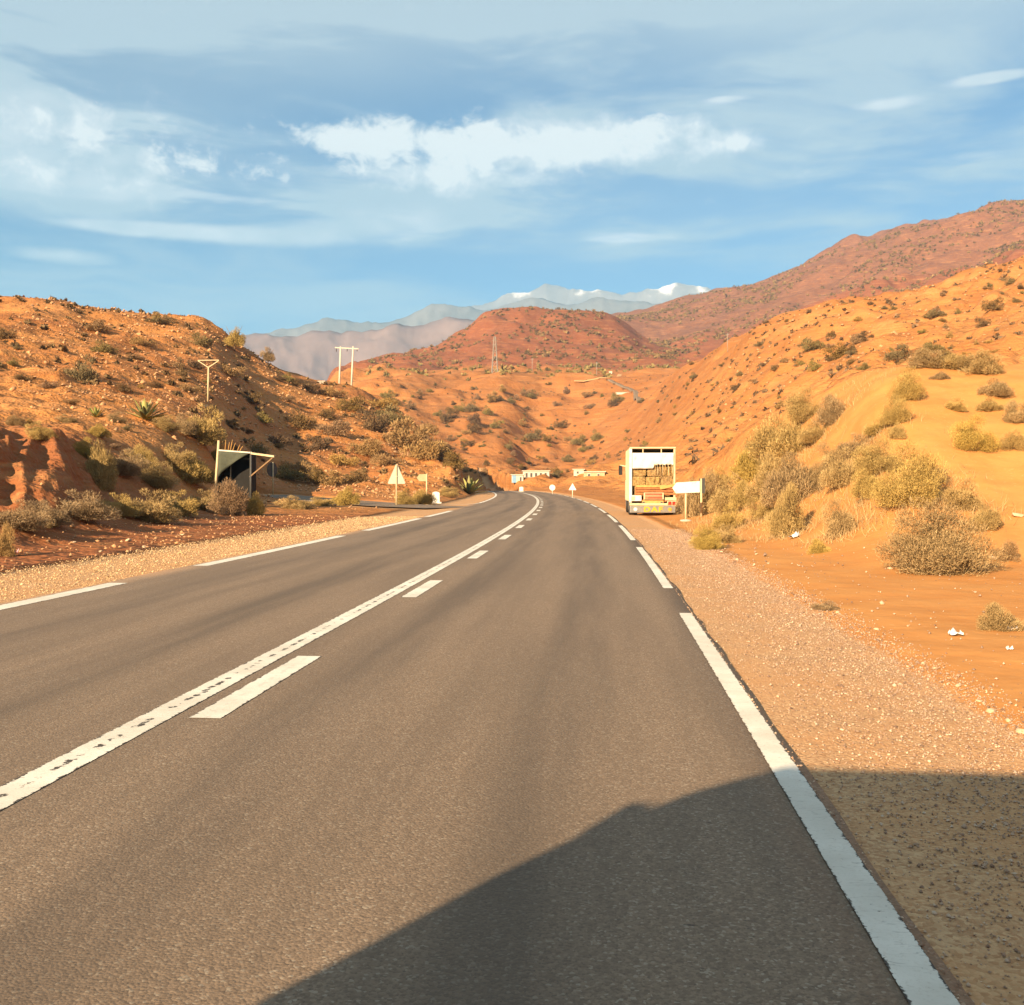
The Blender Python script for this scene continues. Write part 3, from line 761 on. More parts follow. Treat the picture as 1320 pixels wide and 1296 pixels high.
def shrub_meshes(tagname, n, clumps, bl, bw, mat, seed, flat=0.62, stems=14, up=0.45, core=True):
    """unit shrub: about 1 m across, base at z = 0. Returns foliage and stem meshes."""
    rg = np.random.default_rng(seed)
    cen = []
    for _ in range(clumps):
        th = rg.uniform(0, 2 * np.pi); el_ = np.arcsin(rg.uniform(0.0, 1.0)); rr = rg.uniform(0.12, 0.46)
        cen.append((math.cos(th) * math.cos(el_) * rr, math.sin(th) * math.cos(el_) * rr, math.sin(el_) * rr * 2 * flat * rg.uniform(0.5, 1.0) + 0.04))
    cen = np.array(cen); rad = rg.uniform(0.05, 0.19, clumps)
    ci = rg.choice(clumps, n, p=rad**2 / (rad**2).sum())
    d = rg.normal(size=(n, 3)); d /= np.linalg.norm(d, axis=1)[:, None]
    rr = rad[ci] * rg.uniform(0.25, 1.15, n)**0.6
    P = cen[ci] + d * rr[:, None] * np.array([1, 1, 0.85])
    ok = P[:, 2] > -0.01; P, d, ci = P[ok], d[ok], ci[ok]; n = len(P)
    D = d * 0.75 + rg.normal(size=(n, 3)) * 0.55 + np.array([0, 0, up]) + cen[ci] * 0.8; D /= np.linalg.norm(D, axis=1)[:, None]
    v, f = blades(P, D, rg.uniform(0.6, 1.4, n) * bl, rg.uniform(0.6, 1.4, n) * bw)
    crnd = rg.uniform(0, 1, clumps)
    r = np.clip(crnd[ci] * 0.45 + rg.uniform(0, 1, n) * 0.55, 0, 1)
    fol = fast_mesh(tagname + '_foliage', v, f, False, {'rnd': np.repeat(r, 3)}); fol.materials.append(mat)
    mb = MB()
    for k_ in range(stems):
        c = cen[rg.integers(clumps)]; mid = c * np.array([0.45, 0.45, 0.5]) + rg.normal(size=3) * 0.025
        mb.tube([(rg.normal() * 0.02, rg.normal() * 0.02, -0.03), mid, c + rg.normal(size=3) * 0.05], [0.011, 0.008, 0.003], 4, False)
    so = mb.build('stems_proto', M_STEM); st = so.data; bpy.data.objects.remove(so)
    return fol, st


NEAR = [shrub_meshes('shrub', 34000 if k_ == 0 else 16000, 60 if k_ == 0 else 38, 0.027 if k_ == 0 else 0.044, 0.006 if k_ == 0 else 0.0075, (M_BUSHG, M_BUSHG, M_BUSH, M_BUSHD)[k_ % 4], 100 + k_, flat=(0.62, 0.5, 0.75, 0.6)[k_ % 4]) for k_ in range(6)]
MID = [shrub_meshes('shrub', 2600, 26, 0.075, 0.020, (M_SCRUBG, M_SCRUB, M_BUSHD)[k_ % 3], 200 + k_, flat=0.7, stems=8)[0] for k_ in range(6)]
FARM = [shrub_meshes('shrub', 520, 14, 0.13, 0.055, (M_SCRUBG, M_SCRUB)[k_ % 2], 300 + k_, flat=0.8, stems=4)[0] for k_ in range(5)]


def mpp(p):  # metres per picture pixel at p
    v = CM.inverted() @ (p - Vector((0, 0, EYE))); return -v.z / F


def shrub(px, py, wpx, hpx, label, group=None, level=None, var=None, name='shrub'):
    p = place(px, py)
    if p is None: return None
    k_ = mpp(p); wd, ht = wpx * k_, hpx * k_
    dist = p.length
    lv = level or ('near' if dist < 70 else 'mid')
    i = var if var is not None else random.choice((0, 1, 2, 2, 4, 5) if (level or ('near' if dist < 70 else 'mid')) == 'near' else range(6))
    rz = random.uniform(0, 6.28)
    label = label.replace('{c}', ('olive', 'olive', 'golden', 'brown')[i % 4] if lv == 'near' else ('grey-green', 'dark brown', 'tan')[i % 3])
    if lv == 'near':
        o = thing(name, label, 'shrub', p - Vector((0, 0, 0.03)), rz, group)
        fo = (0.62, 0.5, 0.75, 0.6)[i % 4]
        o.scale = (wd / 0.95, wd / 0.95, ht / (fo * 0.95))
        add('foliage', NEAR[i % 6][0], None, o); add('stems', NEAR[i % 6][1], None, o)
    else:
        o = add(name, MID[i % 6], None, loc=p - Vector((0, 0, 0.05 * ht)), rot=(0, 0, rz), scale=(wd / 0.9, wd / 0.9, ht / 0.62))
        tag(o, label, 'shrub', group)
    return o


G = 'shrubs on the sandy mound by the parked truck and beyond'
# sandy mound on the right: single shrubs worth telling apart
shrub(1199, 737, 150, 92, 'largest round dry shrub at the foot of the sandy mound, pale stones before it', var=0)
shrub(1273, 682, 52, 34, 'low olive shrub just above the largest round shrub on the mound', var=1)
shrub(1295, 722, 34, 30, 'small brown shrub beside a pale stone at the mound foot', var=3)
shrub(1062, 786, 42, 20, 'low yellow grass tuft at the outer edge of the gravel shoulder', var=2, name='grass_tuft')
shrub(1285, 812, 60, 42, 'sparse dry tuft on flat orange sand among white litter', var=4, name='grass_tuft')
shrub(908, 708, 46, 32, 'low golden shrub on the shoulder edge near the arrow sign', var=0)
shrub(934, 700, 42, 32, 'golden shrub at the mound foot next to the shoulder stones', var=2)
shrub(1054, 713, 30, 22, 'small lone shrub at the mound foot near white litter', var=4)
mound_list = [(1174, 650, 88, 78), (1238, 656, 52, 52), (1132, 612, 72, 46), (1172, 516, 46, 42), (1155, 546, 42, 38), (1155, 564, 26, 22), (1254, 581, 58, 46),
              (1231, 529, 30, 22), (1212, 489, 24, 12), (1288, 510, 48, 24), (1276, 529, 32, 18), (1306, 544, 36, 32), (1306, 579, 38, 28), (1194, 474, 62, 28),
              (1228, 476, 60, 26), (1268, 482, 60, 34), (1016, 690, 52, 74), (1027, 650, 78, 68), (995, 640, 72, 62), (941, 660, 62, 62), (938, 684, 46, 44),
              (964, 622, 72, 52), (1015, 590, 92, 62), (1036, 546, 52, 46), (1073, 546, 52, 42), (1082, 690, 46, 60), (1088, 626, 62, 62), (1065, 622, 42, 50),
              (1100, 590, 50, 40), (980, 590, 50, 40), (1050, 570, 50, 36), (1120, 640, 46, 40), (960, 655, 50, 40), (1130, 560, 36, 28), (1200, 620, 50, 34), (985, 668, 40, 34)]


def look(w_, h_, kind='shrub'):
    sz = 'tiny' if w_ < 16 else 'small' if w_ < 30 else 'medium' if w_ < 45 else 'broad' if w_ < 62 else 'very broad'
    return sz + (' upright ' if h_ / w_ > 0.95 else ' low ' if h_ / w_ < 0.56 else ' rounded ') + kind


def mound_zone(x, y):
    if y < 492: return 'on the grassy crest of the sandy mound'
    if x < 1000: return 'on the bushy flank of the mound beyond the arrow sign'
    if x < 1145: return 'high beside the bare sand of the mound' if y < 600 else 'on the gullied mound face above the white bag'
    return 'on the bare sand face of the mound' if y < 600 else 'just above the largest round shrub on the mound'


def left_zone(x, y):
    if x > 400: return 'on the rocky ridge running down to the junction'
    if abs(x - 268) < 62 and y < 530: return 'around the Y-topped utility pole on the left hill'
    if y < 458: return 'near the flat crest of the left hill'
    if x > 250: return 'on the slope above the dark shelter'
    return 'on the left hill above the large agave' if x > 100 else 'on the left hill above the red cutting'


def slope_zone(x, y):
    if y < 525 and abs(x - 640) < 90: return 'on the plateau rim below the lattice pylon'
    if x > 775 and y < 548: return 'beside the winding hill road'
    if x < 590: return 'on the orange slope seen past the left ridge'
    return 'on the orange slope above the hamlet' if y > 555 else 'halfway up the orange plateau slope'


def right_zone(x, y):
    if x < 960: return 'on the right hill slope behind the truck' if y > 500 else 'on the right hill near the pale crest pole'
    if y < 420: return 'high on the right hill under the far ridge'
    return 'on the right hill just beyond the mound crest' if x > 1080 else 'on the right hill between truck and mound'


for q in mound_list: shrub(*q, look(q[2], q[3], '{c} shrub') + ' ' + mound_zone(q[0], q[1]), G, level='near')
# dry grass knitting the shrubs of the mound flank together
gp, gd = [], []
for q in mound_list:
    c0 = place(q[0], q[1])
    if c0 is None or q[0] > 1140 and q[1] < 600: continue
    k_ = mpp(c0)
    for _ in range(620):
        x, y = c0.x + random.gauss(0, q[2] * k_ * 0.55), c0.y + random.gauss(0, q[2] * k_ * 0.55); gp.append((x, y, height(x, y)))
gp = np.array(gp); gp[:, 2] -= 0.02; gd = RNG.normal(size=gp.shape) * 0.55 + np.array([0, 0, 1.0]); gd /= np.linalg.norm(gd, axis=1)[:, None]
v, f = blades(gp, gd, RNG.uniform(0.10, 0.34, len(gp)), RNG.uniform(0.008, 0.018, len(gp)))
o = add('dry_grass', fast_mesh('dry_grass', v, f, False, {'rnd': np.repeat(np.clip(RNG.normal(0.6, 0.25, len(gp)), 0, 1), 3)}), M_BUSH); o['kind'] = 'stuff'; o['label'] = 'thin dry grass on the flank of the sandy mound'

for q in [(898, 664, 56, 66), (922, 648, 44, 46), (930, 630, 40, 36)]: shrub(*q, 'bushy shrub behind the pair of white posts by the truck', 'shrubs behind the white posts', level='near')

# left verge
G = 'shrubs in a row along the left verge'
for q in [(102, 668, 100, 46), (191, 672, 84, 52), (25, 682, 80, 48), (150, 664, 60, 36), (232, 664, 60, 40), (262, 658, 50, 34), (60, 676, 60, 40)]: shrub(*q, look(q[2], q[3], '{c} shrub') + ' in the verge row ' + ('below the red cutting' if q[0] < 120 else 'left of the dark shelter'), G, level='near', var=2)
shrub(62, 679, 24, 20, 'tiny pale tuft in front of the shrub row on the left verge', level='near', var=2, name='grass_tuft')
shrub(296, 664, 54, 50, 'round brown shrub directly in front of the dark shelter', level='near', var=3)
shrub(327, 664, 34, 30, 'small dark shrub at the right foot of the dark shelter', level='near', var=1)
shrub(5, 717, 30, 48, 'reddish dry shrub at the gravel edge of the left shoulder', level='near', var=3)
for q in [(380, 656, 54, 22), (415, 652, 36, 16), (445, 652, 34, 26)]: shrub(*q, 'low yellowish shrub beside the side road, right of the shelter', 'low shrubs beside the side road', level='near')
for q in [(522, 652, 30, 22), (545, 651, 34, 22), (575, 640, 30, 14)]: shrub(*q, 'low dry shrub between the warning sign and the white marker stone', 'shrubs by the junction signs', level='near')
G = 'shrubs on the slope above the left cutting'
for q in [(133, 630, 58, 62), (160, 612, 64, 42), (228, 604, 54, 42), (248, 622, 64, 38), (52, 566, 40, 30), (126, 563, 32, 18), (205, 630, 60, 34), (180, 600, 40, 30),
          (262, 572, 60, 62), (240, 560, 40, 36), (85, 545, 30, 14), (150, 545, 26, 14), (215, 555, 36, 20), (20, 548, 26, 14), (280, 600, 34, 26), (110, 590, 34, 26)]:
    shrub(*q, look(q[2], q[3], '{c} thorn shrub') + (' above the red cutting of the left bank' if q[0] < 120 else ' on the sandy slope left of the shelter' if q[1] > 590 else ' on the sandy slope near the large agave'), G, level='near')
G = 'shrubs scattered over the left hill'
for q in [(108, 491, 36, 34), (259, 446, 28, 20), (185, 446, 27, 16), (126, 427, 42, 15), (133, 454, 30, 15), (6, 437, 24, 18), (210, 417, 36, 10), (298, 485, 34, 18),
          (231, 475, 22, 14), (253, 475, 24, 14), (324, 520, 32, 16), (386, 552, 38, 26), (244, 506, 26, 16), (60, 500, 20, 10), (30, 490, 22, 10), (160, 505, 24, 12),
          (90, 520, 20, 9), (200, 500, 22, 10), (340, 545, 26, 14), (360, 575, 30, 18), (300, 550, 22, 12), (410, 580, 34, 22), (330, 585, 30, 20), (430, 560, 40, 26),
          (445, 600, 36, 22), (470, 585, 40, 28), (500, 600, 36, 22), (480, 555, 44, 30), (455, 530, 36, 22), (430, 512, 30, 20), (400, 505, 30, 16), (500, 545, 44, 28),
          (520, 575, 60, 40), (545, 590, 50, 34), (565, 592, 46, 32), (585, 604, 36, 26), (540, 562, 40, 24), (490, 525, 36, 18), (370, 492, 22, 12), (420, 540, 30, 16), (385, 610, 40, 24), (370, 618, 40, 22), (405, 622, 40, 22), (430, 625, 36, 20), (460, 622, 40, 20)]:
    shrub(*q, look(q[2], q[3], '{c} shrub') + ' ' + left_zone(q[0], q[1]), G, level='mid')
for k_ in range(26):
    px, py = random.uniform(2, 440), random.uniform(418, 600)
    s_ = random.uniform(8, 20); shrub(px, py, s_, s_ * 0.5, look(s_, s_ * 0.5, '{c} shrub') + ' ' + left_zone(px, py), G, level='mid')

# two small trees standing on the crest of the left hill


def crest_tree(px, py, wpx, hpx, label, seed):
    p = place(px, py + 6) or place(px, py + 14)
    k_ = mpp(p); h_ = hpx * k_; wd = wpx * k_
    t_ = thing('argan_tree', label, 'tree', p - Vector((0, 0, 0.25)))
    mb = MB(); rg = random.Random(seed)
    mb.tube([(0, 0, -0.2), (0.08, 0, h_ * 0.22), (0.02, 0.05, h_ * 0.42)], [0.16, 0.12, 0.09], 7)
    for q in range(7):
        a = q * 0.9 + rg.random(); mb.tube([(0.02, 0.05, h_ * 0.3), (math.cos(a) * wd * 0.2, math.sin(a) * wd * 0.2, h_ * 0.6), (math.cos(a) * wd * 0.4, math.sin(a) * wd * 0.4, h_ * rg.uniform(0.65, 0.9))], [0.08, 0.05, 0.02], 5)
    mb.build('trunk', M_STEM, t_)
    o = add('crown', NEAR[seed % 6][0], None, t_, (0, 0, h_ * 0.22)); o.scale = (wd, wd, h_ * 0.8 / 0.62)


crest_tree(302, 447, 26, 40, 'thin feathery tree on the stepped crest of the left hill', 1)
crest_tree(345, 463, 24, 24, 'rounder small tree lower on the stepped crest of the left hill', 2)
crest_tree(203, 409, 14, 16, 'tiny tree on the flat top of the left hill', 4)

# mid-distance slopes: single shrubs
G = 'shrubs dotting the orange slope below the plateau'; cnt = 0
while cnt < 130:
    px, py = random.uniform(485, 870), 495 + (random.random()**0.8) * 118
    if random.random() > 0.35 + 0.65 * max(0, 1 - abs(px - 600) / 260): continue
    p = place(px, py)
    if p is None or p.length < 235 or p.length > 660: continue
    s_ = random.choice((6, 8, 9, 10, 12, 14, 18)) * random.uniform(0.8, 1.2)
    k_ = mpp(p)
    v_ = random.randrange(30); c_ = ('grey-green', 'dark brown')[v_ % 5 % 2] if s_ < 10 else ('grey-green', 'dark brown', 'tan')[v_ % 6 % 3]
    o = add('shrub', FARM[v_ % 5] if s_ < 10 else MID[v_ % 6], None, loc=p - Vector((0, 0, 0.1)), rot=(0, 0, random.uniform(0, 6)), scale=(s_ * k_, s_ * k_, s_ * k_ * random.uniform(0.8, 1.25)))
    tag(o, look(s_ * 2, s_ * 1.3, c_ + ' shrub') + ' ' + slope_zone(px, py), 'shrub', G); cnt += 1
G = 'shrubs dotting the right hill above the mound'; cnt = 0
for q in [(1080, 462, 32, 22), (1050, 478, 18, 16), (1160, 463, 34, 22), (1200, 455, 30, 18), (1045, 452, 30, 20), (1280, 400, 26, 18), (1205, 410, 24, 14), (1110, 440, 22, 14)]:
    shrub(*q, look(q[2] * 1.5, q[3] * 1.5, '{c} shrub') + ' ' + right_zone(q[0], q[1]), G, level='mid')
while cnt < 85:
    px, py = random.uniform(865, 1318), random.uniform(365, 585)
    p = place(px, py)
    if p is None or p.length < 75 or p.length > 480: continue
    s_ = random.choice((7, 8, 10, 11, 13, 16, 20)) * random.uniform(0.8, 1.2) * (0.75 if p.length > 260 else 1); k_ = mpp(p)
    v_ = random.randrange(6); o = add('shrub', MID[v_], None, loc=p - Vector((0, 0, 0.1)), rot=(0, 0, random.uniform(0, 6)), scale=(s_ * k_, s_ * k_, s_ * k_ * random.uniform(0.7, 1.1)))
    tag(o, look(s_ * 1.5, s_ * 1.1, ('grey-green', 'dark brown', 'tan')[v_ % 3] + ' shrub') + ' ' + right_zone(px, py), 'shrub', G); cnt += 1

# far scrub that nobody could count: one mass per hill


def far_scrub(name, label, n, r0, r1, a0, a1, s0, s1, mat, dens=None, tri=26, seed=1):
    rg = np.random.default_rng(seed); vs_, rn = [], []
    lr0, lr1 = math.log(r0), math.log(r1); made = 0
    while made < n:
        a = rg.uniform(a0, a1); r = math.sqrt(rg.uniform(r0 * r0, r1 * r1))
        x, y = math.sin(a) * r, math.cos(a) * r
        if dens is not None and rg.random() > dens(x, y): continue
        z = height(x, y); s = rg.uniform(s0, s1) * rg.uniform(0.7, 1.25)
        d = rg.normal(size=(tri, 3)); d /= np.linalg.norm(d, axis=1)[:, None]; d[:, 2] = np.abs(d[:, 2])
        c = np.array([x, y, z]) + d * s * np.array([0.45, 0.45, 0.55]) * rg.uniform(0.3, 1, (tri, 1))
        t1 = rg.normal(size=(tri, 3)); t2 = rg.normal(size=(tri, 3))
        vs_.append(np.stack([c + t1 * s * 0.13, c + t2 * s * 0.13, c - (t1 + t2) * s * 0.13], 1).reshape(-1, 3)); rn.append(np.repeat(np.clip(rg.uniform(0, 0.6) + rg.uniform(0, 0.4, tri), 0, 1), 3)); made += 1
    v = np.concatenate(vs_)
    o = add(name, fast_mesh(name, v, np.arange(len(v)).reshape(-1, 3), False, {'rnd': np.concatenate(rn)}), mat); o['kind'] = 'stuff'; o['label'] = label


def patchy(l, lo, hi, seed):
    def f(x, y): return float(sstep(perlin(np.array([x / l]), np.array([y / l]), seed), lo, hi)[0])
    return f


far_scrub('hill_scrub', 'small dark shrubs covering the far red hill', 1300, 1000, 1500, col_az(470), col_az(900), 3.0, 6.5, M_SCRUB, patchy(90, -0.5, 0.5, 3), 22, 1)
far_scrub('ridge_scrub', 'small dark shrubs covering the long far ridge', 4200, 1500, 2350, col_az(760), col_az(1345), 4.0, 8.0, M_SCRUB, patchy(170, -0.4, 0.45, 5), 18, 2)
far_scrub('plateau_scrub', 'green scrub along the plateau top before the red hill', 420, 640, 1000, col_az(470), col_az(890), 2.5, 6.0, M_SCRUBG, patchy(80, -0.4, 0.4, 9), 26, 3)
far_scrub('slope_scrub', 'fine dry scrub on the mid slopes', 420, 230, 640, col_az(480), col_az(900), 0.8, 2.0, M_SCRUB, patchy(40, -0.4, 0.4, 11), 20, 4)
far_scrub('right_hill_scrub', 'fine dry scrub on the right hill', 900, 80, 380, col_az(880), col_az(1345), 0.5, 1.6, M_SCRUB, patchy(30, -0.4, 0.4, 13), 26, 5)
far_scrub('left_hill_scrub', 'fine dry scrub and grass on the left hill', 420, 105, 225, col_az(-20), col_az(600), 0.4, 1.3, M_SCRUB, patchy(16, -0.4, 0.4, 15), 60, 6)

# ---------------------------------------------------------------- agaves: every sword leaf is a part


def agave(px, py, wpx, label, n=24, seed=0, erect=0.55):
    p = place(px, py); k_ = mpp(p); Rr = wpx * k_ / 2
    t_ = thing('agave', label, 'agave', p - Vector((0, 0, 0.05))); rg = random.Random(seed)
    for i in range(n):
        u = (i + 0.5) / n; el_ = R(12) + (R(84) - R(12)) * u**0.9 * (0.75 + erect * 0.45); el_ = min(el_, R(88))
        a = i * 2.39996 + rg.uniform(-0.2, 0.2); L = Rr * rg.uniform(0.85, 1.12) * (1.05 - 0.15 * u)
        wd = Rr * 0.10 * rg.uniform(0.85, 1.15); vs_ = []
        droop = rg.uniform(0.0, 0.22)
        for q, (s_, wf) in enumerate(((0.02, 0.55), (0.22, 1.0), (0.5, 0.95), (0.78, 0.6), (1.0, 0.03))):
            r_, z_ = math.cos(el_) * s_ * L, math.sin(el_) * s_ * L - droop * L * s_ * s_ * (1 - u) * 0.8
            for sx, dz_ in ((-1, 0.35), (0, -0.12), (1, 0.35)):
                vs_.append((r_ - math.sin(el_) * dz_ * wd * wf, sx * wd * wf, max(z_ + math.cos(el_) * dz_ * wd * wf, 0.01)))
        fs = [(q * 3 + j, q * 3 + j + 1, q * 3 + j + 4, q * 3 + j + 3) for q in range(4) for j in range(2)]
        rv = min(max(rg.gauss(0.55, 0.25), 0), 1)
        add('leaf', fast_mesh('leaf', vs_, fs, False, {'rnd': np.full(len(vs_), rv)}), M_AGAVE, t_, rot=(0, 0, a))
    return t_


agave(187, 541, 62, 'large grey-green agave with sword leaves on the left slope', 30, 1)
agave(124, 538, 36, 'smaller agave left of the large one on the slope', 18, 2)
agave(605, 637, 52, 'spiky agave at the junction corner beside the road bend', 34, 3, 0.8)

# ---------------------------------------------------------------- stones and gravel


def stone_mesh(seed, sub=1, squash=0.6):
    bm = bmesh.new(); bmesh.ops.create_icosphere(bm, subdivisions=sub, radius=0.5)
    rg = random.Random(seed)
    for v in bm.verts:
        v.co *= rg.uniform(0.72, 1.15); v.co.z *= squash
    me = bpy.data.meshes.new('stone'); bm.to_mesh(me); bm.free(); return me


STN = [stone_mesh(k_, 2 if k_ < 3 else 1) for k_ in range(7)]
STN_P = []
for s_ in STN:
    c = s_.copy(); c.materials.append(M_PALE); STN_P.append(c); s_.materials.append(M_ROCK)


def stone(px, py, wpx, label, group=None, pale=True, name='stone', cat='stone'):
    p = place(px, py, 3.0)
    if p is None: return
    s_ = wpx * mpp(p)
    o = add(name, (STN_P if pale else STN)[random.randrange(7)], None, loc=p + Vector((0, 0, s_ * 0.12)), rot=(random.uniform(-.3, .3), random.uniform(-.3, .3), random.uniform(0, 6)), scale=(s_, s_ * random.uniform(0.6, 1), s_ * random.uniform(0.6, 1)))
    return tag(o, label, cat, group)


for q in [(1147, 734, 9), (1178, 731, 9), (1216, 737, 7), (1223, 738, 6), (1236, 737, 8)]: stone(*q, 'pale stone lying in front of the largest round shrub', 'pale stones before the big shrub')
stone(1281, 721, 15, 'pale flat stone between the largest shrub and the small brown shrub')
stone(1312, 666, 16, 'pale flat stone higher up on the bare sand of the mound')
for q in [(1205, 863, 11), (1277, 918, 16), (1190, 856, 7), (1262, 905, 10), (1316, 945, 14), (1300, 930, 9), (1235, 885, 9), (1130, 812, 7), (1080, 790, 6)]: stone(*q, 'rounded stone on the outer rim of the right gravel shoulder', 'stones on the shoulder rim')
for q in [(890, 698, 6), (918, 708, 6), (930, 712, 5), (902, 703, 5), (950, 722, 6), (975, 715, 6), (990, 727, 5)]: stone(*q, 'small pale stone along the shoulder edge below the mound', 'pale stones along the shoulder edge')
for q in [(35, 683, 9), (166, 698, 11), (186, 706, 7), (300, 668, 5), (340, 664, 5), (95, 700, 6), (235, 690, 6), (130, 712, 7)]: stone(*q, 'reddish-pale stone on the red earth of the left verge', 'stones on the left verge')
for q in [(485, 617, 8), (560, 560, 6), (690, 600, 6), (520, 610, 7), (655, 594, 6)]: stone(*q, 'boulder on the far slope past the junction', 'boulders on the far slope', pale=False, name='boulder', cat='boulder')


def litter(px, py, wpx, label, col, seed):
    p = place(px, py, 3.0); s_ = wpx * mpp(p); rg = np.random.default_rng(seed)
    g = np.linspace(-0.5, 0.5, 7); vs_ = [(x + rg.normal() * 0.05, y * 0.8 + rg.normal() * 0.05, abs(rg.normal()) * 0.22 + 0.15 * (1 - 2 * max(abs(x), abs(y))) + 0.05) for x in g for y in g]
    fs = [(i * 7 + j, i * 7 + j + 1, (i + 1) * 7 + j + 1, (i + 1) * 7 + j) for i in range(6) for j in range(6)]
    o = add('litter_bag', fast_mesh('litter_bag', np.array(vs_) * s_, fs), col, loc=p); tag(o, label, 'litter')


M_LIT = plain('white_plastic', (0.78, 0.77, 0.74), 0.4); M_LITP = plain('pink_plastic', (0.62, 0.30, 0.30), 0.5)
litter(1024, 694, 14, 'crumpled white plastic bag at the mound foot', M_LIT, 1)
litter(1232, 820, 16, 'flattened white plastic litter on the flat orange sand', M_LIT, 2)
litter(1303, 813, 14, 'white plastic scrap beside the sparse dry tuft', M_LIT, 3)
litter(1301, 838, 9, 'small greyish scrap below the sparse dry tuft', M_LIT, 4)
litter(15, 714, 14, 'pinkish crumpled bag under the reddish shrub on the left shoulder', M_LITP, 5)


def gravel(name, label, n, fx, y0, y1, s0, s1, mat, seed, ymin_pow=1.6, zoff=0.25):
    """angular chips as real geometry, one mass"""
    rg = np.random.default_rng(seed)
    y = y0 + (y1 - y0) * rg.random(n)**ymin_pow; u = rg.random(n); x = fx(u, y, rg)
    if 'rubble' in name:
        sr = x - road_off(y); sdist = seg_dist(x, y, SIDE_PATH, SIDE_Z)[0]; ok = ((sr < -12) | (sr > 3)) & (sdist > 4.5)
        x, y = x[ok], y[ok]; n = len(x)
    base = np.array([(1, 0, 0), (-1, 0, 0), (0, 1, 0), (0, -1, 0), (0, 0, 0.8), (0, 0, -0.6)], float)
    tri = np.array([(0, 2, 4), (2, 1, 4), (1, 3, 4), (3, 0, 4), (2, 0, 5), (1, 2, 5), (3, 1, 5), (0, 3, 5)])[:6]
    s = rg.uniform(s0, s1, n) * (1 + 0.02 * y) * rg.lognormal(0, 0.3, n)
    z = np.array([height(a, b) for a, b in zip(x, y)])
    sr = x - road_off(y); z = np.where((sr > -7.42) & (sr < 1.08) & (y < 60), 0.001, z)
    V_ = base[None] * rg.uniform(0.55, 1.2, (n, 6, 1)) * s[:, None, None] / 2
    th = rg.uniform(0, 6.28, n); c, q = np.cos(th)[:, None], np.sin(th)[:, None]
    V_ = np.stack([V_[..., 0] * c - V_[..., 1] * q, V_[..., 0] * q + V_[..., 1] * c, V_[..., 2] + rg.normal(size=(n, 6)) * s[:, None] * 0.08], -1)
    V_ += np.stack([x, y, z + s * zoff], -1)[:, None]
    Fc = (tri[None] + (np.arange(n) * 6)[:, None, None]).reshape(-1, 3)
    o = add(name, fast_mesh(name, V_.reshape(-1, 3), Fc, False, {'rnd': np.repeat(rg.random(n), 6)}), mat); o['kind'] = 'stuff'; o['label'] = label


M_GRAV = foliage_material('gravel_chip', (0.24, 0.145, 0.08), (0.44, 0.285, 0.16), (0.60, 0.44, 0.275))
gravel('shoulder_gravel', 'loose pale gravel on the right shoulder', 62000, lambda u, y, g: road_off(y) + 1.03 + 1.75 * np.clip(u**0.62 + g.normal(0, 0.07, len(y)), 0, 1.25), 2.0, 34, 0.006, 0.015, M_GRAV, 1, 1.9)
gravel('shoulder_gravel', 'loose pale gravel on the left shoulder', 30000, lambda u, y, g: road_off(y) - 7.5 - 3.0 * np.clip(u + g.normal(0, 0.05, len(y)), 0, 1.1), 9, 46, 0.010, 0.021, M_GRAV, 2, 1.2)
gravel('sand_pebbles', 'scattered pebbles on the orange sand', 1300, lambda u, y, g: road_off(y) + 2.5 + 6.0 * u**1.5, 3.5, 32, 0.010, 0.030, M_GRAV, 3, 1.1)
gravel('verge_pebbles', 'scattered pebbles on the red left verge', 1100, lambda u, y, g: road_off(y) - 10.3 - 6 * u, 15, 46, 0.02, 0.06, M_ROCK, 4, 1.1)
gravel('hill_rubble', 'angular rubble over the rocky left hill', 5200, lambda u, y, g: -y * np.tan(R(7) + u * R(24)), 55, 200, 0.05, 0.13, M_ROCK, 5, 0.8)
gravel('right_hill_rubble', 'angular rubble over the right hill', 2600, lambda u, y, g: y * np.tan(R(6) + u * R(17)), 70, 300, 0.04, 0.12, M_ROCK, 6, 0.8)
# ---------------------------------------------------------------- built things
M_WHITE = plain('white_enamel', (0.60, 0.58, 0.53), 0.45, var=0.08, dirt=(0.55, 0.42, 0.28))
M_CREAM = plain('cream_paint', (0.50, 0.40, 0.24), 0.6, var=0.15, dirt=(0.45, 0.30, 0.16))
M_POLE = plain('galvanised', (0.62, 0.56, 0.44), 0.55, var=0.12)
M_SIGNB = plain('sign_back', (0.36, 0.33, 0.27), 0.6, var=0.1)
M_GREENB = plain('green_sign_back', (0.25, 0.27, 0.15), 0.6, var=0.1)
M_DARK = plain('dark_rubber', (0.022, 0.021, 0.020), 0.85)
M_DGREY = plain('dark_grey', (0.06, 0.06, 0.058), 0.7)
M_STEEL = plain('bumper_steel', (0.24, 0.23, 0.21), 0.4, metal=0.5, var=0.2, dirt=(0.40, 0.30, 0.20))
M_RED = plain('red_paint', (0.55, 0.075, 0.035), 0.5, var=0.2, dirt=(0.50, 0.20, 0.09))
M_REDL = plain('red_lens', (0.50, 0.03, 0.02), 0.2)
M_ORL = plain('orange_lens', (0.75, 0.25, 0.04), 0.25)
M_YEL = plain('yellow_paint', (0.62, 0.30, 0.008), 0.5, var=0.1)
M_WOOD = plain('orange_board', (0.33, 0.125, 0.045), 0.85, var=0.3, scale=9)
M_WOODY = plain('yellow_board', (0.48, 0.27, 0.085), 0.8, var=0.2, scale=9)
M_STRAW = plain('straw', (0.36, 0.225, 0.095), 0.95, var=0.55, scale=7)
M_GLASS = plain('dark_glass', (0.02, 0.025, 0.03), 0.08, var=0.02, spec=0.6)
M_TARP = plain('green_tarp', (0.060, 0.066, 0.046), 0.85, var=0.2)
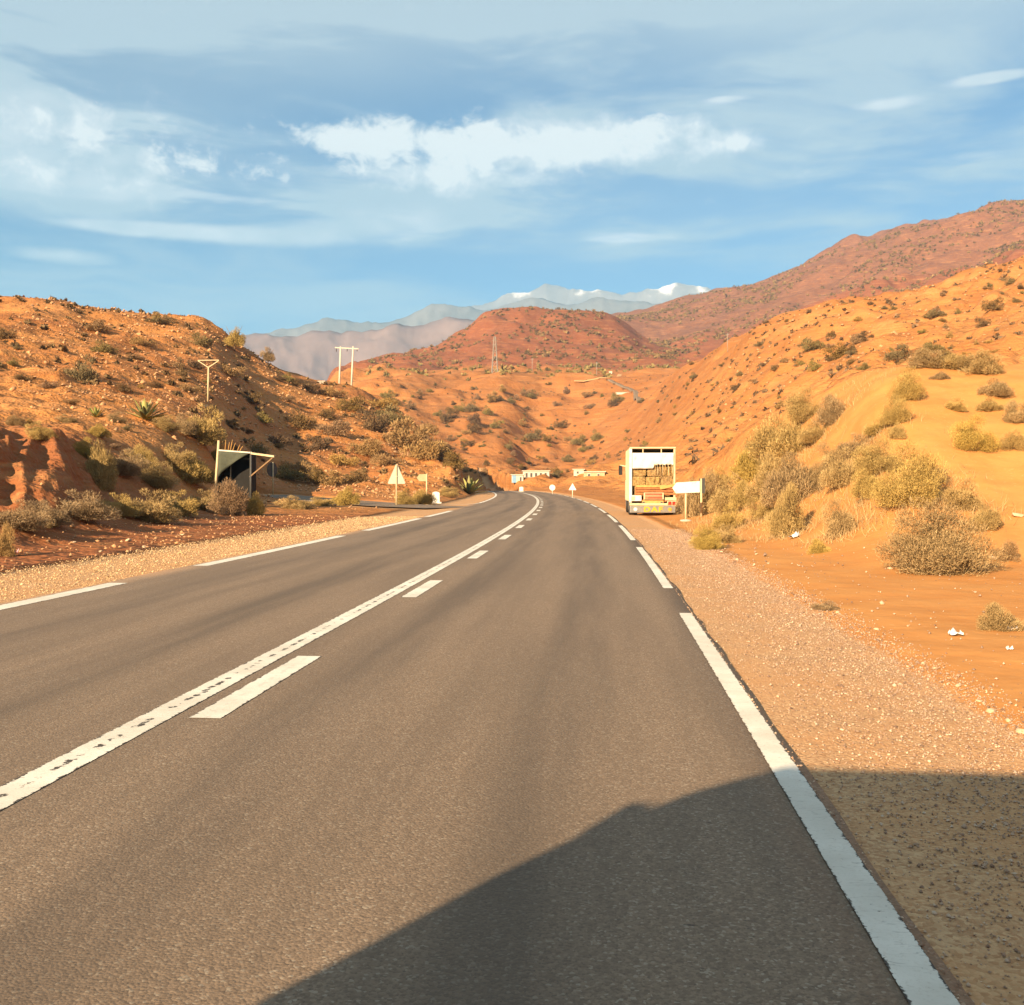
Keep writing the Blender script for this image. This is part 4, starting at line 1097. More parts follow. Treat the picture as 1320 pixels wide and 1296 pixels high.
M_TARPD = plain('black_tarp', (0.013, 0.012, 0.011), 0.9, var=0.2)
M_PLAST = plain('whitewash', (0.50, 0.45, 0.37), 0.9, var=0.12, dirt=(0.50, 0.34, 0.22))
M_OCHRE = plain('ochre_plaster', (0.50, 0.33, 0.20), 0.95, var=0.2)
M_BLUE = plain('blue_paint', (0.16, 0.30, 0.45), 0.6)
M_CONC = plain('concrete', (0.45, 0.40, 0.33), 0.9, var=0.2)
M_GALV = plain('weathered_steel', (0.27, 0.235, 0.20), 0.7)
M_CARP = plain('car_paint', (0.55, 0.55, 0.54), 0.3, var=0.03, spec=0.5)


def heading(p):      # turn a thing to face straight back along the road
    return 0.0


def at_range(px, r):
    a = col_az(px); x, y = math.sin(a) * r, math.cos(a) * r
    return Vector((x, y, height(x, y)))


def z_on(px, py, p):     # height that picture row py reaches at p's range
    return EYE + ray_dir(px, py)[1] * math.hypot(p.x, p.y)


# --- parked truck ------------------------------------------------------------
tk = thing('parked_truck', 'parked truck with white tarp top and yellow lettering on its rear bumper', 'truck', (2.32, 48.4, float(height(2.3, 49)) - 0.01), 0.012)
U = 0.00426
def tx(zx): return (zx - 480) * U
def tz(zy): return (905 - zy) * U
L = 6.2
for s_ in (-1, 1):
    sw = MB().box((s_ * 1.04, 2.3, 1.92), (0.05, 4.4, 2.42)).build('side_wall', M_CREAM, tk)
    for k_ in range(5): MB().box((s_ * 1.08, 0.35 + k_ * 0.98, 1.92), (0.05, 0.09, 2.45)).build('stake', M_CREAM, sw)
MB().box((0, 2.3, 3.15), (2.16, 4.4, 0.05)).build('roof', M_CREAM, tk)
MB().box((0, 4.48, 1.95), (2.10, 0.05, 2.4)).build('front_wall', M_CREAM, tk)
MB().box((0, 2.3, 0.72), (2.10, 4.5, 0.12)).build('cargo_floor', M_WOOD, tk)
for s_ in (-1, 1):
    MB().box((s_ * 1.02, 0.02, 1.90), (0.13 if s_ < 0 else 0.09, 0.10, 2.55)).build('corner_post', M_WHITE if s_ < 0 else M_CREAM, tk, bevel=0.01)
    for q in (0.08, 0.55, 1.4): pass
MB().box((0, 0.0, 3.19), (2.14, 0.14, 0.075)).build('top_beam', M_CREAM, tk, bevel=0.012)
for x in (tx(375), tx(575)): MB().box((x, 0.01, 3.06), (0.045, 0.05, 0.2)).build('roof_strut', M_CREAM, tk)
# white tarpaulin, shorter on its right half and slightly slack
nx, nz = 30, 12; vs_ = []
for i in range(nx + 1):
    x = -0.94 + 1.93 * i / nx
    bot = tz(384) if x < tx(490) else tz(342) + 0.03 * math.sin(i * 2.1)
    for j in range(nz + 1):
        z = tz(212) + (bot - tz(212)) * j / nz
        vs_.append((x, -0.045 - 0.025 * math.sin(j / nz * 3.14) - 0.012 * math.sin(i * 0.9 + j * 0.4), z))
fs = [(i * (nz + 1) + j, (i + 1) * (nz + 1) + j, (i + 1) * (nz + 1) + j + 1, i * (nz + 1) + j + 1) for i in range(nx) for j in range(nz)]
tp = add('tarp', fast_mesh('tarp', vs_, fs, True), M_WHITE, tk)
sd_ = tp.modifiers.new('thick', 'SOLIDIFY'); sd_.thickness = 0.008
for k_, zx in enumerate((505, 530, 560, 590, 620, 650, 680, 705)):
    r_ = random.Random(k_); x0 = tx(zx); ln = r_.uniform(0.45, 0.95)
    MB().tube([(x0, -0.055, tz(340)), (x0 + r_.uniform(-.05, .05), -0.07, tz(340) - ln * 0.5), (x0 + r_.uniform(-.09, .03), -0.05, tz(340) - ln)], [0.018, 0.014, 0.010], 5).build('hanging_rope', M_CREAM if k_ % 2 else M_STRAW, tk)
# load of straw bales behind the opening
rg = np.random.default_rng(3)
for k_, (bx, bz, by) in enumerate([(-0.66, 1.62, 0.36), (0.02, 1.60, 0.30), (0.68, 1.63, 0.38), (-0.62, 2.10, 0.42), (0.10, 2.08, 0.40), (0.72, 2.09, 0.46), (-0.5, 1.15, 0.34), (0.5, 1.15, 0.34)]):
    by -= 0.24
    b = MB().box((bx, by + 0.2, bz), (0.66, 0.55, 0.46)).build('straw_bale', M_STRAW, tk, bevel=0.06)
    n = 420; P = np.stack([bx + rg.uniform(-.31, .31, n), np.full(n, by - 0.075), bz + rg.uniform(-.21, .21, n)], 1)
    D = rg.normal(size=(n, 3)) * np.array([1, 0.35, 0.7]) - np.array([0, 0.35, 0.1]); D /= np.linalg.norm(D, axis=1)[:, None]
    v, f = blades(P, D, rg.uniform(.06, .16, n), rg.uniform(.006, .012, n))
    add('loose_straw', fast_mesh('loose_straw', v, f, False, {'rnd': np.repeat(rg.random(n), 3)}), M_BUSH, b)
# boards across the tail
for k_, (x0, x1, zy0, zy1, m_) in enumerate([(295, 735, 566, 590, M_WOODY), (290, 735, 594, 614, M_WOOD), (290, 735, 620, 640, M_WOOD), (610, 735, 648, 672, M_WOOD), (290, 375, 648, 672, M_WOOD),
                                            (615, 740, 700, 735, M_CREAM), (365, 600, 735, 770, M_WOODY)]):
    MB().box((tx((x0 + x1) / 2), -0.03 - 0.004 * k_, tz((zy0 + zy1) / 2)), ((x1 - x0) * U, 0.035, (zy1 - zy0) * U)).build('tail_board', m_, tk, bevel=0.006)
MB().beam((tx(560), -0.10, tz(600)), (tx(722), -0.10, tz(566)), 0.05, 0.13).build('slanted_board', M_WOODY, tk)
rp = MB().box((tx(492), -0.09, tz(686)), (220 * U, 0.04, 76 * U)).build('tail_panel', M_CREAM, tk, bevel=0.01)
MB().box((tx(492), -0.114, tz(668)), (188 * U, 0.012, 26 * U)).build('red_stripe', M_RED, rp)
MB().box((tx(492), -0.114, tz(703)), (188 * U, 0.012, 30 * U)).build('red_stripe', M_RED, rp)
lb = MB().box((tx(298), -0.08, tz(710)), (122 * U, 0.06, 62 * U)).build('lamp_box', M_WHITE, tk, bevel=0.012)
MB().box((tx(268), -0.115, tz(710)), (40 * U, 0.015, 40 * U)).build('reflector', M_CREAM, lb)
rb = MB().box((tx(690), -0.08, tz(766)), (100 * U, 0.06, 52 * U)).build('lamp_box', M_CREAM, tk, bevel=0.012)
for zx, m_ in ((668, M_REDL), (712, M_REDL)): MB().box((tx(zx), -0.117, tz(764)), (36 * U, 0.02, 36 * U)).build('tail_light', m_, rb, bevel=0.008)
MB().box((0, -0.05, tz(778)), (2.14, 0.12, 26 * U)).build('cross_beam', M_CREAM, tk, bevel=0.012)
bp = MB().box((0, -0.12, tz(832)), (2.12, 0.07, 76 * U)).build('rear_bumper', M_STEEL, tk, bevel=0.02)
for s_ in (-1, 1): MB().tube([(s_ * 0.80, -0.175, tz(832)), (s_ * 0.80, -0.15, tz(832))], 0.085, 14).build('round_lamp', M_WHITE if s_ < 0 else M_ORL, bp)
fc = bpy.data.curves.new('letters', 'FONT'); fc.body = 'DAF'; fc.size = 0.36; fc.extrude = 0.006; fc.offset = 0.012; fc.align_x = 'CENTER'; fc.align_y = 'CENTER'; fc.space_character = 1.25
fo = bpy.data.objects.new('letters_tmp', fc); COL.objects.link(fo); bpy.context.view_layer.update()
lm = bpy.data.meshes.new_from_object(fo.evaluated_get(bpy.context.evaluated_depsgraph_get())); bpy.data.objects.remove(fo)
lo = add('lettering', lm, M_YEL, bp, (tx(486), -0.163, tz(834)), (math.pi / 2, 0, 0)); lo.scale = (1.15, 0.9, 1); lo['label'] = 'yellow letters DAF'
for s_ in (-1, 1): MB().box((s_ * 0.42, 3.0, 0.58), (0.1, 6.2, 0.16)).build('chassis_rail', M_DGREY, tk)
MB().tube([(-0.85, 1.3, 0.46), (0.85, 1.3, 0.46)], 0.07, 10).build('axle', M_DGREY, tk)
for (wx, wy, wd) in [(-0.86, 1.3, 0.42), (0.86, 1.3, 0.42), (-0.92, 5.2, 0.26), (0.92, 5.2, 0.26)]:
    wh = add('wheel', None, None, tk, (wx, wy, 0.46))
    MB().tube([(-wd / 2, 0, 0), (-wd / 2 + .04, 0, 0), (wd / 2 - .04, 0, 0), (wd / 2, 0, 0)], [0.40, 0.46, 0.46, 0.40], 24).build('tyre', M_DARK, wh)
    MB().tube([(-wd / 2 - .01, 0, 0), (wd / 2 + .01, 0, 0)], 0.24, 18).build('rim', M_STEEL, wh)
for s_ in (-1, 1): MB().box((s_ * 0.82, 0.62, 0.36), (0.5, 0.012, 0.5)).build('mudflap', M_DARK, tk)
cb = MB().prism([(4.62, 0.62), (6.55, 0.62), (6.6, 1.45), (6.3, 2.55), (4.62, 2.6)], 2.1, Matrix.Rotation(math.pi / 2, 3, 'Z')).build('cab', M_WHITE, tk, bevel=0.05)
for s_ in (-1, 1):
    d_ = MB().box((s_ * 1.055, 5.6, 1.3), (0.02, 1.0, 1.2)).build('door', M_WHITE, tk)
    MB().box((s_ * 1.066, 5.6, 1.95), (0.012, 0.85, 0.5)).build('window', M_GLASS, d_)
    mr = MB().beam((s_ * 0.98, 6.12, 2.42), (s_ * 1.34, 6.2, 2.48), 0.05).build('mirror_arm', M_CREAM, tk)
    MB().box((s_ * 1.31, 6.2, 2.22), (0.20, 0.09, 0.5)).build('mirror', M_DARK, mr, bevel=0.02)
MB().box((0, 6.47, 1.95), (1.85, 0.04, 0.85), M=Matrix.Rotation(0.26, 3, 'X')).build('windscreen', M_GLASS, tk)

# --- signs and posts ---------------------------------------------------------


def post(p, h_, r_, parent, m=M_POLE): return MB().tube([(0, 0, -0.15), (0, 0, h_)], r_, 10).build('post', m, parent)


p = place(884, 672)
s_ = thing('arrow_sign', 'white arrow-shaped direction sign pointing left, on a post near the truck', 'road sign', p)
k_ = mpp(p); ztop = z_on(884, 621, p) - p.z
post(p, ztop - 0.02, 0.042, s_, M_CREAM)
a0, a1, zb, zt = (866.5 - 884) * k_, (901.5 - 884) * k_, z_on(884, 635.5, p) - p.z, ztop
pn = MB().prism([(a1, zb + 0.02), (a1, zt + 0.02), (a0 + 0.16, zt - 0.04), (a0, (zt + zb) / 2 - 0.03), (a0 + 0.14, zb - 0.02)], 0.03, None, (0, -0.065, 0)).build('sign_panel', M_WHITE, s_)
MB().box((0, -0.005, (zt + zb) / 2 + 0.1), (0.14, 0.09, 0.04)).build('bracket', M_POLE, s_)
MB().box((0, -0.005, (zt + zb) / 2 - 0.1), (0.14, 0.09, 0.04)).build('bracket', M_POLE, s_)
MB().tube([(0, 0, -0.1), (0, 0, 0.05), (0, 0, 0.07)], [0.24, 0.22, 0.1], 12).build('footing', M_CONC, s_)
p = place(904, 666)
s_ = thing('edge_on_sign', 'white post behind the arrow sign with a dark plate seen edge-on', 'road sign', p)
h_ = z_on(904, 617, p) - p.z; post(p, h_, 0.045, s_, M_CREAM)
MB().box((0.03, 0.0, h_ - 0.3), (0.05, 0.55, 0.62), 0.25).build('sign_panel', M_DGREY, s_)

p = place(511, 653)
s_ = thing('warning_sign', 'triangular warning sign seen from behind at the junction', 'road sign', p); k_ = mpp(p); h_ = z_on(511, 599, p) - p.z
post(p, h_ - 0.05, 0.045, s_, M_CREAM)
hw, zt, zb = 11.5 * k_, h_, z_on(511, 624, p) - p.z
MB().prism([(-hw + .05, zb), (hw - .05, zb), (hw, zb + 0.07), (0.05, zt), (-0.05, zt), (-hw, zb + 0.07)], 0.025, None, (0, 0.07, 0)).build('sign_panel', M_SIGNB, s_)
MB().box((0.0, 0.03, (zt + zb) / 2 - .15), (0.16, 0.05, 0.04)).build('bracket', M_POLE, s_)
p = place(550, 646)
s_ = thing('direction_sign', 'greenish direction sign seen from behind beside the warning sign', 'road sign', p); k_ = mpp(p); h_ = z_on(550, 611, p) - p.z
post(p, h_, 0.06, s_, M_CREAM)
MB().prism([(0.02, h_ - 9.5 * k_), (0.02, h_ - .02), (-10 * k_, h_ - .04), (-13 * k_, h_ - 5 * k_), (-10 * k_, h_ - 9.5 * k_)], 0.03, None, (0, 0.085, 0)).build('sign_panel', M_GREENB, s_)


def marker(px, py, wpx, hpx, label):
    p = place(px, py); k_ = mpp(p); wd, h_ = wpx * k_, hpx * k_
    poly = [(-wd / 2, -0.1), (wd / 2, -0.1)] + [(math.cos(a) * wd / 2, h_ - wd * 0.22 + math.sin(a) * wd * 0.22) for a in np.linspace(0, math.pi, 9)]
    o = thing('marker_stone', label, 'marker stone', p, 0.1)
    MB().prism(poly, wd * 0.55).build('stone_body', M_WHITE, o)
    MB().box((0, 0, 0.02), (wd * 1.5, wd * 0.9, 0.16)).build('plinth', M_WHITE, o)


marker(562, 649, 9.5, 15, 'white round-topped marker stone at the junction corner')
marker(672, 634.2, 5, 6.5, 'small white marker stone where the road bends out of sight')
p = place(352, 638)
s_ = thing('round_sign', 'round sign turned nearly edge-on behind the dark shelter', 'road sign', p); k_ = mpp(p); h_ = z_on(352, 596, p) - p.z
post(p, h_, 0.06, s_, M_CREAM); rr = 9.5 * k_
MB().tube([(-0.015, 0, 0), (0.015, 0, 0)], rr, 24).build('sign_disc', M_DGREY, s_, (-0.085, 0, h_ - rr), (0, 0, -0.42))
p = at_range(712, 138); p.z = float(height(p.x, p.y)); k_ = mpp(p)
p = place(712, 638) or p
s_ = thing('far_round_sign', 'small white round sign beside the far road bend', 'road sign', p); k_ = mpp(p); h_ = z_on(712, 625, p) - p.z
post(p, h_ - 0.1, 0.04, s_); MB().tube([(0, 0.012, 0), (0, -0.012, 0)], 3.8 * k_, 20).build('sign_disc', M_WHITE, s_, (0, -0.06, h_ - 3.8 * k_))
p = place(738, 642)
s_ = thing('far_warning_sign', 'small white triangular sign beside the far road bend', 'road sign', p); k_ = mpp(p); h_ = z_on(738, 623, p) - p.z
post(p, h_ - 0.1, 0.04, s_); zb = h_ - 9 * k_
MB().prism([(-5 * k_, zb), (5 * k_, zb), (0, h_)], 0.025, None, (0, -0.06, 0)).build('sign_panel', M_WHITE, s_)

# --- roadside shelter with dark tarpaulin ------------------------------------
p = place(279, 646); k_ = mpp(p)
sh = thing('roadside_shelter', 'dark tarpaulin shelter on pale poles with a braced beam, left verge', 'shelter', p)
def sx(px): return (px - 279) * k_
def szz(py): return z_on(279, py, p) - p.z
MB().tube([(sx(276.5), 0, -0.2), (sx(282.5), 0, szz(568))], [0.085, 0.07], 8).build('post', M_CREAM, sh)
MB().tube([(sx(324), 0.05, -0.2), (sx(324.5), 0.05, szz(582))], [0.07, 0.06], 8).build('post', M_DGREY, sh)
for x_ in (281, 324): MB().tube([(sx(x_), 0.8, -0.2), (sx(x_), 0.8, szz(584))], [0.07, 0.06], 8).build('post', M_STEM, sh)
MB().beam((sx(282), -0.02, szz(580.5)), (sx(326), 0.03, szz(584)), 0.06, 0.07).build('top_beam', M_POLE, sh)
MB().beam((sx(324), 0.05, szz(584.5)), (sx(358), -0.3, szz(589)), 0.09, 0.10).build('outrigger_beam', M_CREAM, sh)
MB().beam((sx(323), 0.05, szz(615)), (sx(355.5), -0.28, szz(591)), 0.07).build('brace', M_STEM, sh)
# back sheet, side sheets and roof in black; a lighter green flap pulled aside in front
MB().box((sx(302.5), 0.76, szz(611)), (sx(325) - sx(281), 0.03, szz(584) - szz(640))).build('back_sheet', M_TARPD, sh)
MB().box((sx(325), 0.42, szz(611)), (0.03, 0.7, szz(585) - szz(640))).build('side_sheet', M_TARPD, sh)
MB().box((sx(281), 0.42, szz(611)), (0.03, 0.7, szz(584) - szz(640))).build('side_sheet', M_TARPD, sh)
MB().box((sx(303), 0.42, szz(583.4)), (sx(325) - sx(281), 0.8, 0.03)).build('roof_sheet', M_TARPD, sh)
fl = [(282.5, 582), (323, 586), (310, 593), (298, 604), (283, 615)]
vs_ = []; nfl = 10
for i in range(nfl + 1):
    u = i / nfl; top = (282.5 + 41 * u, 581.5 + 4 * u); bot = (282 + 41 * u, 616 - 31 * u**0.72)
    for j in range(7):
        v_ = j / 6; q = (top[0] + (bot[0] - top[0]) * v_, top[1] + (bot[1] - top[1]) * v_)
        vs_.append((sx(q[0]), -0.06 - 0.05 * math.sin(u * 9 + v_ * 2) * v_, szz(q[1])))
fs = [(i * 7 + j, (i + 1) * 7 + j, (i + 1) * 7 + j + 1, i * 7 + j + 1) for i in range(nfl) for j in range(6)]
o = add('tarp_flap', fast_mesh('tarp_flap', vs_, fs, True), M_TARP, sh); md = o.modifiers.new('thick', 'SOLIDIFY'); md.thickness = 0.01
MB().box((sx(302), 0.25, szz(630)), (sx(322) - sx(284), 0.05, szz(620) - szz(640))).build('front_board', M_TARPD, sh)
for k2, (x0, y0, x1, y1) in enumerate([(286, 581, 285.5, 569), (289, 581, 290, 567), (293, 582, 295, 570), (296, 582, 299, 567), (299, 582, 303, 571), (305, 583, 309, 573), (308, 583, 313, 575)]):
    MB().tube([(sx(x0), 0.2, szz(y0)), (sx((x0 + x1) / 2), 0.22, szz((y0 + y1) / 2) + .05), (sx(x1), 0.2, szz(y1))], [0.025, 0.02, 0.012], 5).build('cane', M_WOODY, sh)

# --- power poles -------------------------------------------------------------
p = place(268, 519); k_ = mpp(p); h_ = z_on(268, 464, p) - p.z
s_ = thing('utility_pole', 'pale utility pole with a Y-shaped top on the left hill', 'utility pole', p)
MB().tube([(0, 0, -0.3), (0.25 * k_ * 4, 0, h_ - 9 * k_)], [0.13, 0.10], 8).build('pole', M_CREAM, s_)
for q in (-1, 1): MB().beam((1 * k_, 0, h_ - 10 * k_), (q * 14 * k_ + k_, 0, h_ - 1.0 * k_), 0.09).build('arm', M_CREAM, s_)
MB().beam((-13.5 * k_ + k_, 0, h_ - 0.6 * k_), (15 * k_, 0, h_ - 0.6 * k_), 0.09).build('crossbar', M_CREAM, s_)
p = at_range(448, 236); k_ = mpp(p)
s_ = thing('twin_pole', 'pale H-frame twin utility pole rising behind the left ridge', 'utility pole', p); h_ = z_on(448, 447, p) - p.z
for x0, x1, dd in ((-11, -8.5, 0), (5, 8, -0.4)): MB().tube([(x0 * k_, 0, -0.5), (x1 * k_, 0, h_ + dd * 0)], [0.24, 0.19], 9).build('pole', M_PLAST, s_)
MB().beam((-16 * k_, 0, h_ - .2), (15 * k_, 0, h_ - .55), 0.16, 0.22).build('crossbar', M_PLAST, s_)
for x_ in (-14, 0, 13): MB().tube([(x_ * k_, 0, h_ - 0.4), (x_ * k_, 0, h_ - 1.1)], 0.09, 6).build('insulator', M_DGREY, s_)


def lattice(px, r, pyt, wpx, label, name='pylon'):
    p = at_range(px, r); h_ = z_on(px, pyt, p) - p.z; k_ = mpp(p); b = wpx * k_ / 2; tpw = b * 0.22
    s_ = thing(name, label, 'pylon', p)
    cor = [(-1, -1), (1, -1), (1, 1), (-1, 1)]
    for cx_, cy_ in cor: MB().beam((cx_ * b, cy_ * b, -1), (cx_ * tpw, cy_ * tpw, h_), k_ * 0.8).build('leg', M_GALV, s_)
    mb = MB(); lev = np.linspace(0, 1, 7)
    for q in range(6):
        w0, w1 = b + (tpw - b) * lev[q], b + (tpw - b) * lev[q + 1]
        for i in range(4):
            c0, c1 = cor[i], cor[(i + 1) % 4]
            mb.beam((c0[0] * w0, c0[1] * w0, lev[q] * h_), (c1[0] * w1, c1[1] * w1, lev[q + 1] * h_), k_ * 0.42)
    mb.build('bracing', M_GALV, s_)
    for z_ in (0.78, 0.9): MB().beam((-b * 0.9, 0, h_ * z_), (b * 0.9, 0, h_ * z_), k_ * 0.4).build('arm', M_GALV, s_)


lattice(638, 660, 434, 8, 'tall pale lattice pylon on the plateau before the red hill')
for px, r, pyt in ((686, 690, 462), (769, 690, 467), (937, 340, 430)):
    p = at_range(px, r); h_ = z_on(px, pyt, p) - p.z; k_ = mpp(p)
    s_ = thing('utility_pole', {686: 'thin pole on the plateau next to the lattice pylon', 769: 'thin pole on the plateau above the winding road', 937: 'pale pole on the crest of the right hill'}[px], 'utility pole', p)
    MB().tube([(0, 0, -0.5), (0, 0, h_)], [k_ * 0.4, k_ * 0.3], 7).build('pole', M_GALV, s_)
    MB().beam((-2.2 * k_, 0, h_ * 0.93), (2.2 * k_, 0, h_ * 0.93), k_ * 0.45).build('crossbar', M_GALV, s_)

# --- hamlet at the foot of the far slope -------------------------------------


def house(px, py, wpx, hpx, dpx, m, label, name='house', openings=(), mo=M_DGREY, roof=M_PLAST, rz=0.0, hut=None):
    p = place(px, py)
    if p is None: p = at_range(px, 213)
    elif p.length < 150: p = at_range(px, 430)
    k_ = mpp(p); W_, H_, D_ = wpx * k_, hpx * k_, dpx * k_
    s_ = thing(name, label, 'building', p - Vector((0, 0, 0.3)), rz)
    wl_ = MB().box((0, D_ / 2, H_ / 2), (W_, D_, H_)).build('wall', m, s_)
    MB().box((0, D_ / 2, H_ + 0.09), (W_ + 0.5, D_ + 0.5, 0.18)).build('roof', roof, s_)
    for (u, z0, z1, wd) in openings:
        f = MB().box((u * W_, -0.02, (z0 + z1) / 2 * H_), (wd * W_ + 0.2, 0.06, (z1 - z0) * H_ + 0.2)).build('door_frame', roof, s_)
        MB().box((u * W_, -0.062, (z0 + z1) / 2 * H_ - 0.03), (wd * W_, 0.04, (z1 - z0) * H_)).build('door', mo, f)
    if hut: MB().box((hut[0] * W_, -0.03, H_ * 0.5), (hut[1] * W_, 0.06, H_ * 0.98)).build('painted_panel', hut[2], s_)
    return s_


house(667, 621, 15, 10, 10, M_PLAST, 'small white and blue kiosk where the far road bends', 'kiosk', [(0.28, 0.05, 0.75, 0.14)], M_DGREY, hut=(-0.28, 0.34, M_BLUE))
house(691, 614, 34, 8, 12, M_PLAST, 'long low white shop row with dark doorways', 'shop_row', [(-0.36, 0.05, 0.72, 0.08), (-0.18, 0.05, 0.72, 0.08), (0.0, 0.05, 0.72, 0.08), (0.18, 0.05, 0.72, 0.08), (0.36, 0.05, 0.72, 0.08)])
house(746, 612, 13, 8, 10, M_PLAST, 'cream cube house right of the shop row', 'house', [(-0.1, 0.4, 0.75, 0.18)])
house(766, 614, 27, 7, 12, M_OCHRE, 'long ochre house behind the cream cube house', 'house', [(-0.25, 0.05, 0.7, 0.1), (0.2, 0.35, 0.7, 0.1)], roof=M_PLAST)
house(803, 508, 18, 2.6, 2, M_PLAST, 'low white wall beside the winding hill road', 'white_wall')
house(787, 482, 4, 3.5, 4, M_PLAST, 'tiny white hut on the plateau above the winding road', 'hut', [(0, 0.05, 0.6, 0.25)])
house(415, 489, 7, 4.5, 6, M_PLAST, 'tiny pale hut on the crest beside the twin pole', 'hut', [(0, 0.05, 0.6, 0.2)])
for px, py, wd, ht, lb in ((718, 615, 14, 11, 'rounded pale-green tree next to the long shop row'), (748, 574, 22, 16, 'dense green tree on the slope above the hamlet'), (690, 568, 26, 18, 'broad olive tree on the slope left of the dense green tree')):
    p = place(px, py)
    k_ = mpp(p); t_ = thing('tree', lb, 'tree', p - Vector((0, 0, 0.2)))
    MB().tube([(0, 0, -0.2), (0.05, 0, ht * k_ * 0.5)], [0.22, 0.12], 7).build('trunk', M_STEM, t_)
    add('crown', MID[0], None, t_, (0, 0, ht * k_ * 0.1)).scale = (wd * k_, wd * k_, ht * k_ * 1.35)

# --- winding road on the far slope -------------------------------------------
def drape(name, pts, width, mat, lift=0.15, sv0=-3.0):
    P = [place(*q, lo=200.0) for q in pts]; P = [q for q in P if q is not None]
    fine = []
    for a_, b_ in zip(P[:-1], P[1:]):
        n = max(2, int((b_ - a_).length / 6))
        for i in range(n):
            q = a_.lerp(b_, i / n); fine.append(q)
    fine.append(P[-1]); fine = np.array([(q.x, q.y) for q in fine])
    for _ in range(6): fine[1:-1] = (fine[:-2] + 2 * fine[1:-1] + fine[2:]) / 4
    tg_ = np.gradient(fine, axis=0); tg_ /= np.linalg.norm(tg_, axis=1)[:, None] + 1e-9
    nn = np.stack([-tg_[:, 1], tg_[:, 0]], 1); vs_ = []
    for q, n in zip(fine, nn):
        zc = max(height(q[0] + n[0] * u, q[1] + n[1] * u) for u in (-width / 4, 0, width / 4)) + lift
        for u in (-0.5, -0.25, 0, 0.25, 0.5): vs_.append((q[0] + n[0] * u * width, q[1] + n[1] * u * width, zc))
        for u in (-0.62, 0.62): vs_.append((q[0] + n[0] * u * width, q[1] + n[1] * u * width, zc - 0.7))
    fs = []
    for i in range(len(fine) - 1):
        for j in range(4): fs.append((i * 7 + j, i * 7 + j + 1, (i + 1) * 7 + j + 1, (i + 1) * 7 + j))
        fs.append((i * 7 + 5, i * 7, (i + 1) * 7, (i + 1) * 7 + 5)); fs.append((i * 7 + 4, i * 7 + 6, (i + 1) * 7 + 6, (i + 1) * 7 + 4))
    at = {'s': np.full(len(vs_), sv0), 'red': np.full(len(vs_), 0.0), 'grav': np.full(len(vs_), 0.9), 'dune': np.zeros(len(vs_)), 'brown': np.zeros(len(vs_))}
    o = add(name, fast_mesh(name, vs_, fs, False, at), mat); o['kind'] = 'structure'


drape('hill_road', [(786, 490), (800, 495), (816, 501), (822, 508), (819, 514), (825, 519)], 2.6, M_ASPH)
drape('dirt_track', [(740, 492), (765, 490), (786, 488), (800, 483)], 3.0, M_SOIL)

# --- the vehicle the picture is taken from: stands beside the camera, only its shadow is in view
car = thing('small_bus', 'grey small bus standing on the road, its shadow covering the lane', 'bus', (-2.09, -1.16, 0.0))
HW = 0.95
secs = [(0.05, 0.78, 0.42, 1.00), (0.03, 0.93, 0.30, 1.80), (-0.03, HW, 0.28, 2.27), (-0.10, HW, 0.28, 2.47), (-0.42, HW, 0.28, 2.93), (-0.72, HW, 0.28, 3.18), (-1.1, HW, 0.28, 3.25),
        (-2.0, HW, 0.28, 3.27), (-3.8, HW, 0.28, 3.27), (-5.4, HW, 0.28, 3.23), (-5.65, 0.92, 0.30, 3.1), (-5.7, 0.86, 0.36, 2.9)]
vs_, nring = [], 12
for (y_, hw, z0, z1) in secs:
    zb = min(1.72, z1 - 0.06); tp_ = hw - max(0, (z1 - 1.7)) * 0.10
    half = [(hw * 0.9, z0), (hw, z0 + 0.12), (hw, zb), ((hw + tp_) / 2, (zb + z1 - 0.10) / 2), (tp_, z1 - 0.09), (tp_ * 0.86, z1)]
    ring = half + [(-x_, z_) for x_, z_ in half[::-1]]
    vs_ += [(x_, y_, z_) for x_, z_ in ring]
fs = [(i * nring + k_, i * nring + (k_ + 1) % nring, (i + 1) * nring + (k_ + 1) % nring, (i + 1) * nring + k_) for i in range(len(secs) - 1) for k_ in range(nring)]
fs += [tuple(range(nring)), tuple((len(secs) - 1) * nring + k_ for k_ in range(nring))]
MB().raw(vs_, fs, True).build('body', M_CARP, car)
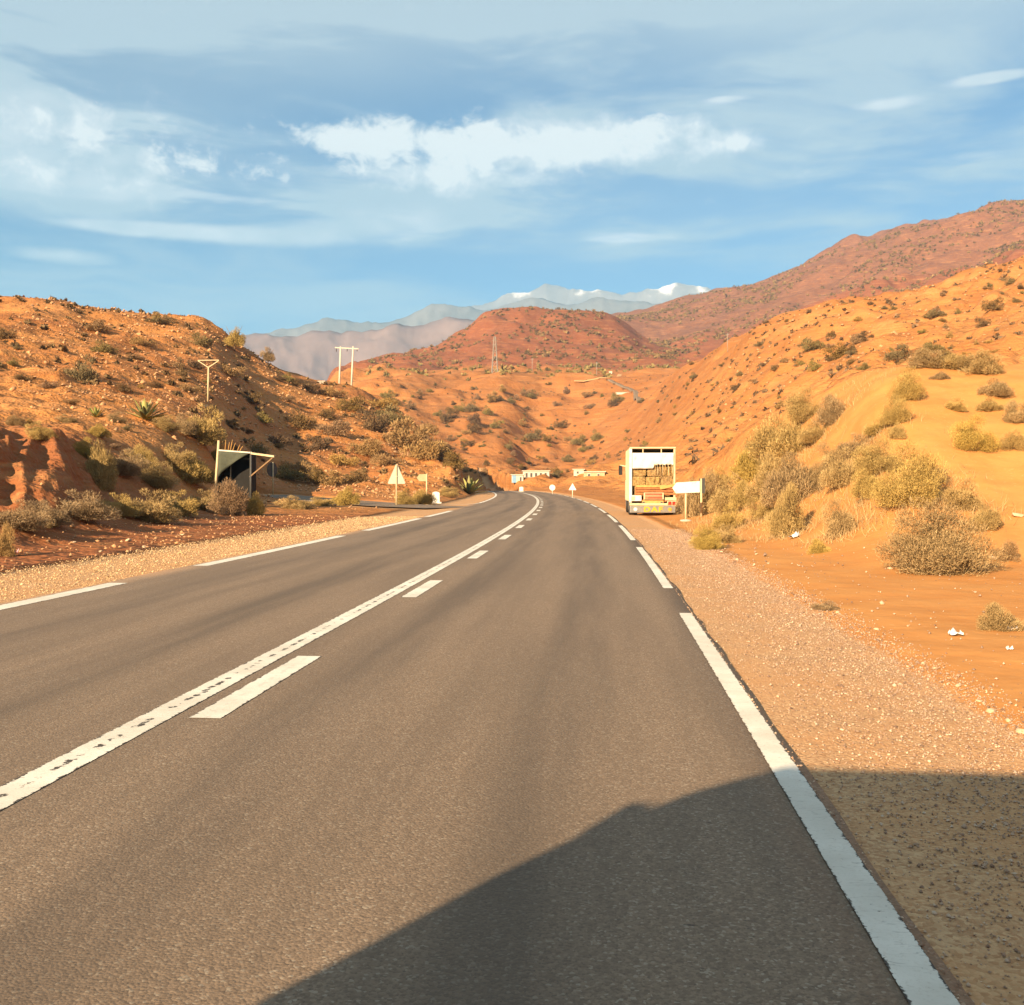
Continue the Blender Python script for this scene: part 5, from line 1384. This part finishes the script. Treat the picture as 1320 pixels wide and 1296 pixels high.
MB().raw([(-0.78, -0.02, 2.18), (0.78, -0.02, 2.18), (0.72, -0.55, 2.98), (-0.72, -0.55, 2.98)], [(0, 1, 2, 3)]).build('windscreen', M_GLASS, car, loc=(0, 0.03, 0.02))
for s_ in (-1, 1):
    for y0, y1 in ((-0.3, -1.2), (-1.3, -2.9), (-3.0, -5.2)):
        d_ = MB().raw([(s_ * 0.955, y0, 1.75), (s_ * 0.955, y1, 1.75), (s_ * 0.88, y1, 2.75), (s_ * 0.88, y0 - (0.25 if y0 > -0.5 else 0), 2.75)], [(0, 1, 2, 3)]).build('side_window', M_GLASS, car)
        d_.location.x = s_ * 0.006
    MB().box((s_ * 0.62, 0.05, 0.78), (0.3, 0.03, 0.16)).build('headlight', M_WHITE, car, bevel=0.01)
    MB().box((s_ * 0.78, -5.71, 0.95), (0.14, 0.03, 0.4)).build('tail_light', M_REDL, car)
    if s_ < 0:
        ar = MB().beam((s_ * 0.86, -0.38, 2.56), (s_ * 0.96, -0.36, 2.60), 0.05).build('mirror_arm', M_DGREY, car)
        MB().box((s_ * 0.95, -0.38, 2.62), (0.11, 0.08, 0.22)).build('mirror', M_DGREY, ar, bevel=0.025)
    for y_ in (-0.95, -4.5):
        wh = add('wheel', None, None, car, (s_ * 0.80, y_, 0.335))
        MB().tube([(-0.11, 0, 0), (-0.08, 0, 0), (0.08, 0, 0), (0.11, 0, 0)], [0.29, 0.33, 0.33, 0.29], 24).build('tyre', M_DARK, wh)
        MB().tube([(-0.115, 0, 0), (0.115, 0, 0)], 0.2, 18).build('rim', M_STEEL, wh)
MB().box((0, 0.055, 0.46), (1.5, 0.05, 0.16)).build('bumper', M_DGREY, car, bevel=0.015)
# ---------------------------------------------------------------- haze
hz, t = new_mat('haze_air')
pv = t.n('ShaderNodeVolumePrincipled', {'Color': (0.27, 0.60, 1.0), 'Density': 0.80e-4, 'Anisotropy': 0.0})
t.t.links.new(pv.outputs[0], t.n('ShaderNodeOutputMaterial').inputs['Volume'])
o = MB().box((0, 3000, 1000 - 12), (24000, 18000, 2030)).build('haze', hz); o['kind'] = 'stuff'
